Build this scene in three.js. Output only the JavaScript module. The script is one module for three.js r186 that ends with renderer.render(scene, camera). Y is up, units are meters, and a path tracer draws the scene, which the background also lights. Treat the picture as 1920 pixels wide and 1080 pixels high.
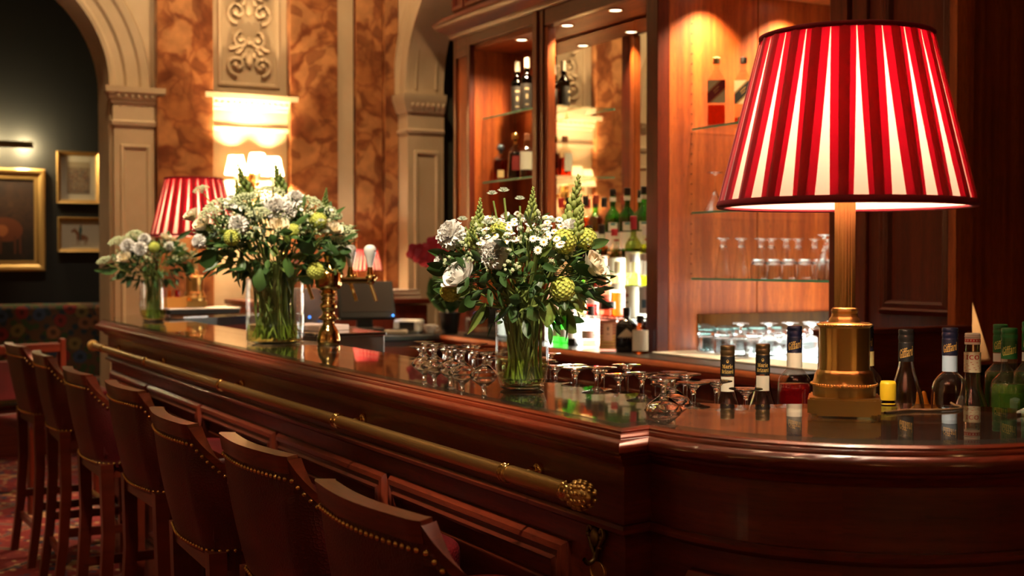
import * as THREE from 'three';
import { mergeGeometries, toCreasedNormals, mergeVertices } from 'three/addons/utils/BufferGeometryUtils.js';
import { RoundedBoxGeometry } from 'three/addons/geometries/RoundedBoxGeometry.js';
import { RectAreaLightUniformsLib } from 'three/addons/lights/RectAreaLightUniformsLib.js';

// ---------- camera, exposure ----------
// The place is laid out in plan units of 1.12 m: x = v (across the bar), z = -u (along the bar). finish() turns them into metres.
const K = 1.12, FL = 0.127;               // plan unit in metres; level of the floor in plan units
const EYE = 1.35;
const scene = new THREE.Scene();
scene.background = new THREE.Color(0x000000);
const camera = new THREE.PerspectiveCamera(2 * Math.atan(540 / 2400) * 180 / Math.PI, 16 / 9, 0.05, 60);
camera.position.set(0, (EYE - FL) * K, 0);
camera.rotation.order = 'YXZ';
camera.rotation.y = -28.4377 * Math.PI / 180;
camera.rotation.x = -1.1935 * Math.PI / 180;
camera.focus = 2.7; camera.userData.fStop = 4.5;
const renderer = new THREE.WebGLRenderer({ antialias: true });
renderer.toneMapping = THREE.LinearToneMapping;
renderer.toneMappingExposure = 1.0;
renderer.shadowMap.enabled = true;
RectAreaLightUniformsLib.init();
const WARM = new THREE.Color().setRGB(1, 0.66, 0.34), SOFT = new THREE.Color().setRGB(1, 0.8, 0.56), COOL = new THREE.Color().setRGB(0.86, 1, 0.95);

// ---------- helpers ----------
const V3 = (x, y, z) => new THREE.Vector3(x, y, z);
const PI = Math.PI;
function rng(seed) { let a = seed >>> 0; return () => { a = (a + 0x6D2B79F5) | 0; let t = Math.imul(a ^ (a >>> 15), 1 | a); t = (t + Math.imul(t ^ (t >>> 7), 61 | t)) ^ t; return ((t ^ (t >>> 14)) >>> 0) / 4294967296; }; }
const rnd = rng(77);
const taken = {};
function numbered(n) { const k = taken[n] = (taken[n] ?? -1) + 1; return k ? n + '_' + String(k).padStart(3, '0') : n; }
function tag(o, label, category, group, kind) { o.userData = { label, category }; if (group) o.userData.group = group; if (kind) o.userData.kind = kind; return o; }
function thing(name, label, category, at = [0, 0, 0], turn = 0, group) {     // at = [v, y, u]
  const o = new THREE.Group(); o.name = numbered(name); scene.add(o);
  o.position.set(at[0], at[1], -at[2]); o.rotation.y = turn;
  return tag(o, label, category, group);
}
function structure(name, label, category, at = [0, 0, 0], turn = 0) { const o = thing(name, label, category, at, turn); o.userData.kind = 'structure'; return o; }
const flat = g => { const q = g.index ? g.toNonIndexed() : g; for (const k of Object.keys(q.attributes)) if (!['position', 'normal', 'uv', 'color'].includes(k)) q.deleteAttribute(k); return q; };
const join = a => { if (!Array.isArray(a)) return a; if (a.length === 1) return a[0]; return mergeGeometries(a.map(flat), false); };
function part(name, geo, mat, parent, kind) { const m = new THREE.Mesh(join(geo), mat); m.name = name; parent.add(m); if (kind) m.userData.kind = kind; return m; }
function copy(o, at, turn, label, group) { const c = o.clone(); c.name = numbered(o.name.replace(/_\d\d\d$/, '')); scene.add(c); c.position.set(at[0], at[1], -at[2]); c.rotation.y = turn; c.userData = { ...o.userData, label }; if (group) c.userData.group = group; return c; }
const faceCam = (v, u) => Math.atan2(-v, u);   // turn that points a thing's front at the visitor's side
const box = (w, h, d, x = 0, y = 0, z = 0) => new THREE.BoxGeometry(w, h, d).translate(x, y, z);
const rbox = (w, h, d, x = 0, y = 0, z = 0, r = 0.004, s = 2) => new RoundedBoxGeometry(w, h, d, s, r).translate(x, y, z);
const lathe = (pts, n = 32, start = 0, len = 2 * PI) => new THREE.LatheGeometry(pts.map(p => new THREE.Vector2(Math.max(p[0], 1e-5), p[1])), n, start, len);
const tube = (pts, r, n = 8, seg = 0, closed = false) => new THREE.TubeGeometry(new THREE.CatmullRomCurve3(pts.map(p => Array.isArray(p) ? V3(...p) : p), closed), seg || pts.length * 5, r, n, closed);
const cyl = (r0, r1, h, x = 0, y = 0, z = 0, n = 24) => new THREE.CylinderGeometry(r0, r1, h, n).translate(x, y, z);
const ball = (r, x = 0, y = 0, z = 0, n = 16) => new THREE.SphereGeometry(r, n, Math.max(6, n / 2 | 0)).translate(x, y, z);
function bar(a, b, r, n = 8, r2 = r) { const d = V3(...b).sub(V3(...a)), g = new THREE.CylinderGeometry(r2, r, d.length(), n); g.applyQuaternion(new THREE.Quaternion().setFromUnitVectors(V3(0, 1, 0), d.clone().normalize())); return g.translate((a[0] + b[0]) / 2, (a[1] + b[1]) / 2, (a[2] + b[2]) / 2); }
// spline through lathe points so that turned work is smooth
function smooth(pts, n = 40) { const c = new THREE.CatmullRomCurve3(pts.map(p => V3(p[0], p[1], 0)), false, 'centripetal'); return c.getPoints(n).map(p => [Math.max(0, p.x), p.y]); }
// profile [[out, height]...] swept along a plan path [[a, b]...]; plan a -> x, b -> -z; out is to the right of the direction of travel
function sweep(prof, path, { closed = false, side = 1, crease = 0.6, caps = false, loop = false } = {}) {
  const n = path.length, m = prof.length, nor = [], pos = [], uv = [], idx = [];
  const dir = i => { const a = path[(i + n) % n], b = path[(i + 1) % n], l = Math.hypot(b[0] - a[0], b[1] - a[1]) || 1; return [(b[0] - a[0]) / l, (b[1] - a[1]) / l]; };
  for (let i = 0; i < n; i++) {
    let d0 = (i > 0 || closed) ? dir(i - 1) : dir(i), d1 = (i < n - 1 || closed) ? dir(i) : dir(i - 1);
    const n0 = [d0[1] * side, -d0[0] * side], n1 = [d1[1] * side, -d1[0] * side], k = 1 + n0[0] * n1[0] + n0[1] * n1[1];
    nor.push([(n0[0] + n1[0]) / Math.max(k, 0.3), (n0[1] + n1[1]) / Math.max(k, 0.3)]);
  }
  let L = 0; const rows = n + (closed ? 1 : 0), q = loop ? m + 1 : m;
  for (let r = 0; r < rows; r++) {
    const i = r % n; if (r) { const a = path[r - 1], b = path[i]; L += Math.hypot(b[0] - a[0], b[1] - a[1]); }
    let w = 0;
    for (let j = 0; j < q; j++) { const p = prof[j % m]; if (j) { const o = prof[j - 1]; w += Math.hypot(p[0] - o[0], p[1] - o[1]); } pos.push(path[i][0] + nor[i][0] * p[0], p[1], -(path[i][1] + nor[i][1] * p[0])); uv.push(L, w); }
  }
  for (let r = 0; r < rows - 1; r++) for (let j = 0; j < q - 1; j++) { const a = r * q + j, b = a + 1, c = a + q, d = c + 1; if (side > 0) idx.push(a, c, b, b, c, d); else idx.push(a, b, c, b, d, c); }
  if (caps && !closed) { const tri = THREE.ShapeUtils.triangulateShape(prof.map(p => new THREE.Vector2(p[0], p[1])), []); for (const [e, f] of [[0, 1], [(rows - 1) * q, -1]]) for (const t of tri) f * side > 0 ? idx.push(e + t[0], e + t[1], e + t[2]) : idx.push(e + t[0], e + t[2], e + t[1]); }
  const g = new THREE.BufferGeometry(); g.setAttribute('position', new THREE.Float32BufferAttribute(pos, 3)); g.setAttribute('uv', new THREE.Float32BufferAttribute(uv, 2)); g.setIndex(idx); g.computeVertexNormals();
  return toCreasedNormals(g, crease);
}
const upright = g => g.rotateX(PI / 2);     // a plan sweep stood up as a frame in the x-y plane, height -> +z
function slab(poly, y0, y1) {                // plan polygon [[v, u]...] raised from y0 to y1
  const s = new THREE.Shape(poly.map(p => new THREE.Vector2(p[0], p[1])));
  return new THREE.ExtrudeGeometry(s, { depth: y1 - y0, bevelEnabled: false, curveSegments: 1 }).rotateX(-PI / 2).translate(0, y0, 0);
}
// texture coordinates in plan units, u along the grain axis
function grain(g, along = 'y', ox = 0, oy = 0) {
  g = flat(g); const p = g.attributes.position, uv = new Float32Array(p.count * 2), ax = { x: 0, y: 1, z: 2 }[along];
  const A = V3(), B = V3(), C = V3();
  for (let i = 0; i < p.count; i += 3) {
    A.fromBufferAttribute(p, i); B.fromBufferAttribute(p, i + 1); C.fromBufferAttribute(p, i + 2);
    const n = B.clone().sub(A).cross(C.clone().sub(A)), an = [Math.abs(n.x), Math.abs(n.y), Math.abs(n.z)]; let d = an.indexOf(Math.max(...an));
    let s = ax, t = [0, 1, 2].find(k => k !== ax && k !== d); if (d === ax) { [s, t] = [0, 1, 2].filter(k => k !== ax); }
    [A, B, C].forEach((q, k) => { const c = [q.x, q.y, q.z]; uv[(i + k) * 2] = c[s] + ox; uv[(i + k) * 2 + 1] = c[t] + oy; });
  }
  g.setAttribute('uv', new THREE.BufferAttribute(uv, 2)); return g;
}
let gk = 0; const wood = (g, along = 'y') => { gk += 0.37; return grain(join(Array.isArray(g) ? g : [g]), along, gk % 3.1, (gk * 1.7) % 2.3); };

// ---------- procedural textures ----------
function hash2(x, y, s) { let h = Math.imul(x, 374761393) ^ Math.imul(y, 668265263) ^ Math.imul(s, 2147483647 ^ 0x5bd1e995); h = Math.imul(h ^ (h >>> 13), 1274126177); return ((h ^ (h >>> 16)) >>> 0) / 4294967296; }
function vnoise(x, y, px, py, s) {           // tiling value noise with periods px, py
  const xi = Math.floor(x), yi = Math.floor(y), fx = x - xi, fy = y - yi, m = (a, p) => ((a % p) + p) % p;
  const u = fx * fx * (3 - 2 * fx), v = fy * fy * (3 - 2 * fy), x0 = m(xi, px), x1 = m(xi + 1, px), y0 = m(yi, py), y1 = m(yi + 1, py);
  const a = hash2(x0, y0, s), b = hash2(x1, y0, s), c = hash2(x0, y1, s), d = hash2(x1, y1, s);
  return a + (b - a) * u + (c - a) * v + (a - b - c + d) * u * v;
}
function fbm(x, y, px, py, s, o = 4) { let r = 0, a = 0.5, t = 0; for (let i = 0; i < o; i++) { r += a * vnoise(x, y, px, py, s + i); t += a; x *= 2; y *= 2; px *= 2; py *= 2; a *= 0.5; } return r / t; }
function pixels(w, h, fn, srgb = true, rep = [1, 1]) {
  const d = new Uint8Array(w * h * 4);
  for (let j = 0; j < h; j++) for (let i = 0; i < w; i++) { const c = fn(i / w, j / h), k = (j * w + i) * 4; for (let q = 0; q < 3; q++) d[k + q] = Math.max(0, Math.min(255, c[q])); d[k + 3] = 255; }
  const t = new THREE.DataTexture(d, w, h); t.wrapS = t.wrapT = THREE.RepeatWrapping; t.magFilter = THREE.LinearFilter; t.minFilter = THREE.LinearMipmapLinearFilter; t.generateMipmaps = true;
  if (srgb) t.colorSpace = THREE.SRGBColorSpace; t.repeat.set(...rep); t.needsUpdate = true; return t;
}
const lerp = (a, b, t) => a + (b - a) * t, mixc = (a, b, t) => [0, 1, 2].map(i => lerp(a[i], b[i], t)), clamp = (x, a = 0, b = 1) => Math.max(a, Math.min(b, x)), step = (a, b, x) => { const t = clamp((x - a) / (b - a)); return t * t * (3 - 2 * t); };
function woodTexture(dark, mid, light, stripe, s) {   // u along the grain
  return pixels(1024, 512, (u, v) => {
    const wob = fbm(u * 3, v * 3, 3, 3, s, 3) * 0.06;
    const ribbon = fbm(u * 2, (v + wob) * 28, 2, 28, s + 9, 3), fine = vnoise(u * 40, (v + wob) * 190, 40, 190, s + 20), pore = vnoise(u * 64, v * 256, 64, 256, s + 33), cloud = fbm(u * 4, v * 3, 4, 3, s + 50, 3);
    let c = mixc(dark, light, clamp(0.5 + (ribbon - 0.5) * stripe + (cloud - 0.5) * 0.7)); c = mixc(c, mid, 0.35);
    const k = 0.9 + 0.16 * fine - (pore > 0.82 ? 0.12 : 0); return c.map(x => x * k);
  }, true, [0.9, 1.8]);
}
const T = {};
T.sapele = woodTexture([122, 48, 15], [158, 72, 24], [196, 102, 38], 1.7, 3);
T.mahogany = woodTexture([78, 23, 10], [100, 34, 15], [134, 52, 24], 1.3, 91);
function worley(x, y, n, s) { let f1 = 9, f2 = 9, id = 0; const xi = Math.floor(x), yi = Math.floor(y); for (let j = -1; j <= 1; j++) for (let i = -1; i <= 1; i++) { const cx = ((xi + i) % n + n) % n, cy = ((yi + j) % n + n) % n, dx = xi + i + hash2(cx, cy, s) - x, dy = yi + j + hash2(cx, cy, s + 1) - y, d = Math.hypot(dx, dy); if (d < f1) { f2 = f1; f1 = d; id = hash2(cx, cy, s + 2); } else if (d < f2) f2 = d; } return [f1, f2, id]; }
T.marble = pixels(768, 768, (u, v) => {
  const wx = (fbm(u * 4, v * 4, 4, 4, 5, 5) - 0.5) * 0.3, wy = (fbm(u * 4, v * 4, 4, 4, 15, 5) - 0.5) * 0.3;
  const [a, b, id] = worley((u + wx) * 6, (v + wy) * 6, 6, 40), [a2, b2, id2] = worley((u + wx * 0.8) * 15, (v + wy * 0.8) * 15, 15, 60);
  const f = fbm(u * 9, v * 9, 9, 9, 71, 5), g = fbm(u * 26, v * 26, 26, 26, 88, 3);
  let c = mixc([112, 62, 36], [168, 108, 64], step(0.3, 0.7, f));
  if (id > 0.55) c = mixc(c, [194, 142, 92], step(0.04, 0.3, b - a) * 0.6 * step(0.55, 0.75, id));
  if (id2 > 0.7) c = mixc(c, [186, 130, 82], 0.4 * step(0.03, 0.2, b2 - a2)); else if (id2 < 0.2) c = mixc(c, [92, 46, 28], 0.45 * step(0.03, 0.2, b2 - a2));
  c = mixc([96, 48, 30], c, 0.62 + 0.38 * step(0, 0.1, b - a)); return c.map(x => x * (0.88 + 0.24 * g));
}, true, [0.9, 0.9]);
T.stone = pixels(256, 256, (u, v) => { const f = fbm(u * 6, v * 6, 6, 6, 7, 5); return mixc([182, 160, 128], [208, 188, 156], f); }, true, [1, 1]);
T.stoneBump = pixels(256, 256, (u, v) => { const f = fbm(u * 14, v * 14, 14, 14, 17, 4) * 255; return [f, f, f]; }, false, [2, 2]);
T.leather = pixels(512, 512, (u, v) => { const f = fbm(u * 5, v * 5, 5, 5, 23, 4), [a, b] = worley(u * 70, v * 70, 70, 3); const k = 0.82 + 0.18 * step(0, 0.25, b - a); return mixc([64, 7, 11], [108, 14, 19], f).map(x => x * k); }, true, [2, 2]);
T.leatherBump = pixels(512, 512, (u, v) => { const [a, b] = worley(u * 70, v * 70, 70, 3); const k = 255 * step(0, 0.3, b - a); return [k, k, k]; }, false, [2, 2]);
T.granite = pixels(256, 256, (u, v) => { const a = hash2(u * 256 | 0, v * 256 | 0, 5), f = vnoise(u * 90, v * 90, 90, 90, 6); return a > 0.93 ? [92, 84, 78] : mixc([24, 19, 17], [46, 38, 34], f); }, true, [4, 4]);
T.carpet = pixels(1024, 1024, (u, v) => {
  const X = Math.abs(((u * 3) % 1) - 0.5) * 2, Y = Math.abs(((v * 3) % 1) - 0.5) * 2, r = Math.hypot(X, Y), an = Math.atan2(Y, X);
  let c = [122, 26, 32]; const pet = r - 0.34 - 0.12 * Math.cos(an * 8);
  if (pet < 0) c = [36, 34, 60]; if (r < 0.26 + 0.06 * Math.cos(an * 4)) c = [168, 120, 84]; if (r < 0.12) c = [120, 24, 30];
  const q = Math.abs(X + Y - 1.15); if (q < 0.05) c = [40, 36, 58]; else if (q < 0.08) c = [176, 132, 96];
  const [a, b, id] = worley(u * 42, v * 42, 42, 9); if (a < 0.3 && id > 0.55) c = id > 0.85 ? [190, 160, 120] : id > 0.7 ? [48, 52, 80] : [150, 70, 54];
  const k = 0.72 + 0.45 * hash2(u * 1024 | 0, v * 1024 | 0, 31); return c.map(x => x * k);
}, true, [0.55, 0.55]);
T.floral = pixels(512, 512, (u, v) => {  // fabric colours darkened throughout to carry the bench's dim light
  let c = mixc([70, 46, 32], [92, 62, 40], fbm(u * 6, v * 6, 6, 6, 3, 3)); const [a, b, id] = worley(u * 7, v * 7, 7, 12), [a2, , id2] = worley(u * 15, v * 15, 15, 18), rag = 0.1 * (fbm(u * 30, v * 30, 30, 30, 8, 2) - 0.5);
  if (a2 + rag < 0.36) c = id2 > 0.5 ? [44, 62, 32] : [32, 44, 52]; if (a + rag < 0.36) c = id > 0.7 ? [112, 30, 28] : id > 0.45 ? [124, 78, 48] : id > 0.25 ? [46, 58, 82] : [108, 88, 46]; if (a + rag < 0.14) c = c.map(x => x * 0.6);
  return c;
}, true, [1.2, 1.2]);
function canvas(w, h, draw, rep) { const c = document.createElement('canvas'); c.width = w; c.height = h; const g = c.getContext('2d'); draw(g, w, h); const t = new THREE.CanvasTexture(c); t.colorSpace = THREE.SRGBColorSpace; if (rep) { t.wrapS = t.wrapT = THREE.RepeatWrapping; t.repeat.set(...rep); } return t; }

// ---------- materials ----------
const std = o => new THREE.MeshStandardMaterial(o), phys = o => new THREE.MeshPhysicalMaterial(o), C = (r, g, b) => new THREE.Color().setRGB(r, g, b);
const M = {
  sapele: phys({ map: T.sapele, roughness: 0.5, clearcoat: 0.22, clearcoatRoughness: 0.3 }),
  mahogany: phys({ map: T.mahogany, roughness: 0.4, clearcoat: 0.6, clearcoatRoughness: 0.18 }),
  nosing: phys({ map: T.mahogany, color: C(1.25, 1.1, 1.0), roughness: 0.32, clearcoat: 0.8, clearcoatRoughness: 0.12 }),
  stoolWood: phys({ map: T.mahogany, color: C(1.0, 0.9, 0.85), roughness: 0.4, clearcoat: 0.5, clearcoatRoughness: 0.2 }),
  marble: phys({ map: T.marble, roughness: 0.28, clearcoat: 0.25, clearcoatRoughness: 0.15 }),
  stone: std({ map: T.stone, roughness: 0.8, bumpMap: T.stoneBump, bumpScale: 0.0015 }),
  blackWall: std({ color: C(0.012, 0.012, 0.011), roughness: 0.65 }),
  greenWall: std({ color: C(0.03, 0.032, 0.022), roughness: 0.8 }),
  ceiling: std({ color: C(0.55, 0.48, 0.38), roughness: 0.9 }),
  carpet: std({ map: T.carpet, roughness: 1 }),
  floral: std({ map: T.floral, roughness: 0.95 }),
  leather: phys({ map: T.leather, bumpMap: T.leatherBump, bumpScale: 0.0006, roughness: 0.42, clearcoat: 0.15, clearcoatRoughness: 0.4 }),
  granite: phys({ map: T.granite, roughness: 0.35 }),
  brass: std({ color: C(0.76, 0.5, 0.17), metalness: 1, roughness: 0.3 }),
  brassOld: std({ color: C(0.66, 0.43, 0.16), metalness: 1, roughness: 0.36 }),
  bronze: std({ color: C(0.2, 0.14, 0.07), metalness: 1, roughness: 0.45 }),
  brassShiny: std({ color: C(0.83, 0.56, 0.2), metalness: 1, roughness: 0.1 }),
  steel: std({ color: C(0.6, 0.59, 0.56), metalness: 1, roughness: 0.35 }),
  chrome: std({ color: C(0.8, 0.8, 0.8), metalness: 1, roughness: 0.12 }),
  mirror: std({ color: C(0.86, 0.88, 0.84), metalness: 1, roughness: 0.015 }),
  darkMirror: std({ color: C(0.16, 0.25, 0.235), metalness: 1, roughness: 0.05 }),
  glass: phys({ color: C(0.99, 0.995, 0.99), transmission: 1, thickness: 0.01, roughness: 0, ior: 1.5 }),
  vaseGlass: phys({ color: C(0.975, 0.985, 0.965), transmission: 1, thickness: 0, roughness: 0, ior: 1.6 }),
  plate: phys({ color: C(0.9, 0.94, 0.92), transmission: 1, thickness: 0, roughness: 0.01, ior: 1.5 }),
  plateEdge: phys({ color: C(0.1, 0.55, 0.42), transmission: 0.35, thickness: 0, roughness: 0.3 }),
  water: phys({ color: C(0.86, 0.9, 0.58), transmission: 1, thickness: 0, roughness: 0, ior: 1.4 }),
  black: std({ color: C(0.012, 0.012, 0.012), roughness: 0.35 }),
  blackMatte: std({ color: C(0.01, 0.01, 0.01), roughness: 0.8 }),
  white: std({ color: C(0.8, 0.79, 0.75), roughness: 0.5 }),
  cream: std({ color: C(0.8, 0.74, 0.6), roughness: 0.6 }),
  ceramic: phys({ color: C(0.8, 0.77, 0.72), roughness: 0.2, clearcoat: 0.6 }),
  gilt: std({ color: C(0.62, 0.38, 0.13), metalness: 0.75, roughness: 0.4 }),
  red: std({ color: C(0.5, 0.02, 0.03), roughness: 0.5 }),
  // shades
  pleat: phys({ color: C(0.42, 0.004, 0.03), transmission: 0.55, thickness: 0, roughness: 1, side: THREE.DoubleSide }),
  liner: phys({ color: C(0.92, 0.5, 0.4), transmission: 0.26, thickness: 0, roughness: 1, side: THREE.DoubleSide }),
  shadeTrim: std({ color: C(0.22, 0.006, 0.015), roughness: 0.9 }),
  shadeWhite: phys({ color: C(0.95, 0.85, 0.65), transmission: 0.6, thickness: 0, roughness: 1, side: THREE.DoubleSide }),
  shadeBeige: phys({ color: C(0.72, 0.5, 0.3), transmission: 0.4, thickness: 0, roughness: 1, side: THREE.DoubleSide }),
  bulb: std({ color: C(1, 0.9, 0.7), emissive: C(1, 0.7, 0.35), emissiveIntensity: 14 }),
  sconceBulb: std({ color: C(1, 0.9, 0.7), emissive: C(1, 0.72, 0.38), emissiveIntensity: 25 }),
  downGlow: std({ color: C(1, 0.9, 0.7), emissive: C(1, 0.85, 0.6), emissiveIntensity: 6 }),
  ledGlow: std({ color: C(0.9, 0.95, 0.93), emissive: C(0.9, 1, 0.95), emissiveIntensity: 3 }),
  ledWarm: std({ color: C(0.95, 0.93, 0.85), emissive: C(1, 0.97, 0.85), emissiveIntensity: 4.5 }),
};
const glow = (parent, x, y, z, color, intensity, r = 1.5) => { const l = new THREE.PointLight(color, intensity); l.position.set(x, y, z); l.shadow.radius = r; l.name = 'bulb_light'; parent.add(l); return l; };
function spot(parent, x, y, z, tx, ty, tz, color, intensity, angle, penumbra = 0.6) { const l = new THREE.SpotLight(color, intensity, 0, angle, penumbra); l.position.set(x, y, z); l.name = 'downlight_beam'; l.target.position.set(tx, ty, tz); l.target.name = 'downlight_aim'; parent.add(l); parent.add(l.target); return l; }

// =====================================================================
// THE SETTING
// =====================================================================
const CEIL = 4.3, UW = 7.1;
{
  const f = structure('floor', 'red oriental carpet covering the whole floor', 'floor', [0, FL, 3.2]);
  part('carpet', grain(box(9.2, 0.1, 13, 0.5, -0.05, 0), 'x'), M.carpet, f);
  const c = structure('ceiling', 'plain ceiling high above the bar', 'ceiling', [0, CEIL, 3.2]);
  part('plaster', box(9.2, 0.12, 13, 0.5, 0.06, 0), M.ceiling, c);
}
// --- far wall: stone, marble pilasters, arch to the dark room
const wallFar = structure('wall_far', 'stone wall with brown marble pilasters and arch behind the bar', 'wall', [0, FL, UW]);
const yW = y => y - FL;
{
  const s = new THREE.Shape(); s.moveTo(-3.8, 0); s.lineTo(0.02, 0); s.lineTo(0.02, yW(2.28)); s.absarc(0.70, yW(2.28), 0.68, PI, 0, true); s.lineTo(1.383, 0); s.lineTo(3.03, 0); s.lineTo(3.03, yW(CEIL)); s.lineTo(-3.8, yW(CEIL)); s.closePath();
  part('masonry', grain(new THREE.ExtrudeGeometry(s, { depth: 0.3, bevelEnabled: false, curveSegments: 40 }).translate(0, 0, -0.3), 'x'), M.stone, wallFar);
  // arch moulding, travelling right to left over the opening
  const path = []; for (let i = 0; i <= 40; i++) { const a = PI * i / 40; path.push([0.7 + 0.68 * Math.cos(a), yW(2.28) + 0.68 * Math.sin(a)]); }
  part('arch_moulding', upright(sweep([[0, 0], [0, 0.025], [0.02, 0.03], [0.035, 0.018], [0.075, 0.018], [0.09, 0.035], [0.15, 0.035], [0.165, 0.05], [0.2, 0.055], [0.215, 0.03], [0.225, 0]], path, { crease: 0.5 })), M.stone, wallFar);
  function pier(parent, x0, x1, w = 0.03) {   // jamb pier with recessed panel and capital
    part('pier', grain(box(x1 - x0, 1.96, w, (x0 + x1) / 2, 0.98, w / 2), 'y'), M.stone, parent);
    const a = x0 + 0.045, b = x1 - 0.035, pp = [[a, 0.3], [a, 1.84], [b, 1.84], [b, 0.3]];
    part('panel_moulding', upright(sweep([[-0.014, w], [-0.01, w + 0.01], [0, w + 0.012], [0.008, w + 0.006], [0.012, w]], pp, { closed: true })), M.stone, parent);
    capital(parent, x0, x1, w);
  }
  function capital(parent, x0, x1, w = 0.03) {
    const pr = [[0, 1.955], [0.012, 1.955], [0.018, 1.975], [0.006, 1.985], [0.006, 2.07], [0.016, 2.075], [0.02, 2.092], [0.03, 2.1], [0.034, 2.115], [0.05, 2.13], [0.052, 2.16], [0, 2.165]];
    part('capital', sweep(pr, [[x0, 0.0], [x0, -w], [x1, -w], [x1, 0.0]].map(p => [p[0], p[1]]), { side: 1 }), M.stone, parent);
    const eggs = []; const n = Math.round((x1 - x0) / 0.034); for (let i = 0; i < n; i++) eggs.push(new THREE.SphereGeometry(0.012, 8, 6).scale(0.9, 1.25, 0.7).translate(x0 + (i + 0.5) * (x1 - x0) / n, 2.112, w + 0.034));
    part('egg_moulding', eggs, M.stone, parent, 'stuff');
  }
  pier(wallFar, 1.40, 1.615);
  const pil = (name, x0, x1, w, m) => part(name, grain(rbox(x1 - x0, yW(CEIL), w, (x0 + x1) / 2, yW(CEIL) / 2, w / 2, 0.006, 1), 'y', x0 * 1.7, x0), m, wallFar);
  pil('marble_pilaster', 1.622, 1.93, 0.07, M.marble);
  pil('marble_pilaster', 2.372, 2.66, 0.07, M.marble);
  pil('stone_strip', 2.665, 2.768, 0.04, M.stone);
  pil('marble_pilaster', 2.773, 2.94, 0.065, M.marble);
  pil('marble_return', 2.942, 3.028, 0.1, M.marble);
  // sconce bay: lower panel, capital band, relief panel above
  part('bay_panel', grain(box(0.43, 1.96, 0.02, 2.151, 0.98, 0.01), 'y'), M.stone, wallFar);
  capital(wallFar, 1.936, 2.368, 0.02);
  part('panel_moulding', upright(sweep([[-0.012, 0.0], [-0.008, 0.012], [0.004, 0.014], [0.012, 0]], [[1.985, 2.22], [1.985, 3.7], [2.318, 3.7], [2.318, 2.22]], { closed: true })), M.stone, wallFar);
  const rel = [];
  const spiral = (cx, cy, r, turns, dir, ph) => { const pts = []; for (let i = 0; i <= 26; i++) { const t = i / 26, a = ph + dir * turns * 2 * PI * t, q = r * (1 - 0.85 * t); pts.push([cx + q * Math.cos(a), cy + q * Math.sin(a), 0.012]); } rel.push(tube(pts, 0.011, 6, 40)); rel.push(ball(0.02, pts[26][0], pts[26][1], 0.01, 8)); };
  for (const sgn of [-1, 1]) for (let k = 0; k < 4; k++) { const y = 2.33 + k * 0.3; spiral(2.151 + sgn * 0.07, y, 0.062, 1.2, sgn, -PI / 2); spiral(2.151 + sgn * 0.045, y + 0.14, 0.05, 1.1, -sgn, PI / 2); for (let j = 0; j < 3; j++) rel.push(new THREE.SphereGeometry(0.026, 8, 6).scale(0.5, 1.4, 0.5).rotateZ(sgn * (0.5 + j * 0.35)).translate(2.151 + sgn * (0.03 + 0.028 * j), y + 0.06 + 0.02 * j, 0.01)); }
  for (let k = 0; k < 4; k++) { rel.push(new THREE.SphereGeometry(0.034, 10, 8).scale(0.7, 1.7, 0.5).translate(2.151, 2.37 + k * 0.3, 0.01)); rel.push(new THREE.SphereGeometry(0.022, 8, 6).scale(1, 1, 0.6).translate(2.151, 2.47 + k * 0.3, 0.01)); }
  part('scroll_relief', rel, M.stone, wallFar);
  part('baseboard', grain(sweep([[0, 0], [0.09, 0], [0.09, 0.2], [0.075, 0.23], [0, 0.24]], [[1.39, 0], [3.02, 0]], { side: 1 }), 'x'), M.stone, wallFar);

  // --- side wall with the second arch, right of the far corner
  const wr = structure('wall_right', 'stone side wall with arch running behind the back bar cabinet', 'wall', [3.03, FL, UW], -PI / 2);
  const q = new THREE.Shape(); q.moveTo(0, 0); q.lineTo(0.23, 0); q.lineTo(0.23, yW(2.33)); q.absarc(0.88, yW(2.33), 0.65, PI, 1.29, true); q.lineTo(1.06, yW(CEIL)); q.lineTo(0, yW(CEIL)); q.closePath();
  part('masonry', grain(new THREE.ExtrudeGeometry(q, { depth: 0.23, bevelEnabled: false, curveSegments: 40 }).translate(0, 0, -0.23), 'y'), M.stone, wr);
  const p2 = []; for (let i = 0; i <= 24; i++) { const a = PI - (PI - 1.29) * i / 24; p2.push([0.88 + 0.65 * Math.cos(a), yW(2.33) + 0.65 * Math.sin(a)]); }
  part('arch_moulding', upright(sweep([[0, 0], [0, 0.016], [0.03, 0.02], [0.04, 0.012], [0.1, 0.012], [0.115, 0.028], [0.15, 0.03], [0.165, 0]], p2, { side: -1 })), M.stone, wr);
  // mouldings on the jamb and in the soffit (they face along the wall's x)
  const jamb = new THREE.Group(); jamb.name = 'jamb'; wr.add(jamb); jamb.position.set(0.23, 0, 0); jamb.rotation.y = PI / 2;
  part('panel_moulding', upright(sweep([[-0.012, 0], [-0.008, 0.01], [0.004, 0.012], [0.012, 0]], [[0.05, 0.3], [0.05, 1.86], [0.185, 1.86], [0.185, 0.3]], { closed: true })), M.stone, jamb);
  { const pr = [[0, 1.975], [0.01, 1.975], [0.015, 1.99], [0.005, 2.0], [0.005, 2.09], [0.02, 2.1], [0.03, 2.13], [0.045, 2.17], [0.045, 2.2], [0, 2.205]];
    part('capital', sweep(pr, [[0.07, 0.0], [0.23, 0.0], [0.23, 0.23]], { side: 1 }), M.stone, wr);
    const eggs = []; for (let i = 0; i < 7; i++) eggs.push(new THREE.SphereGeometry(0.012, 8, 6).scale(0.9, 1.25, 0.7).translate(0.017 + i * 0.033, 2.135, 0.034)); part('egg_moulding', eggs, M.stone, jamb, 'stuff'); }
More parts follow.
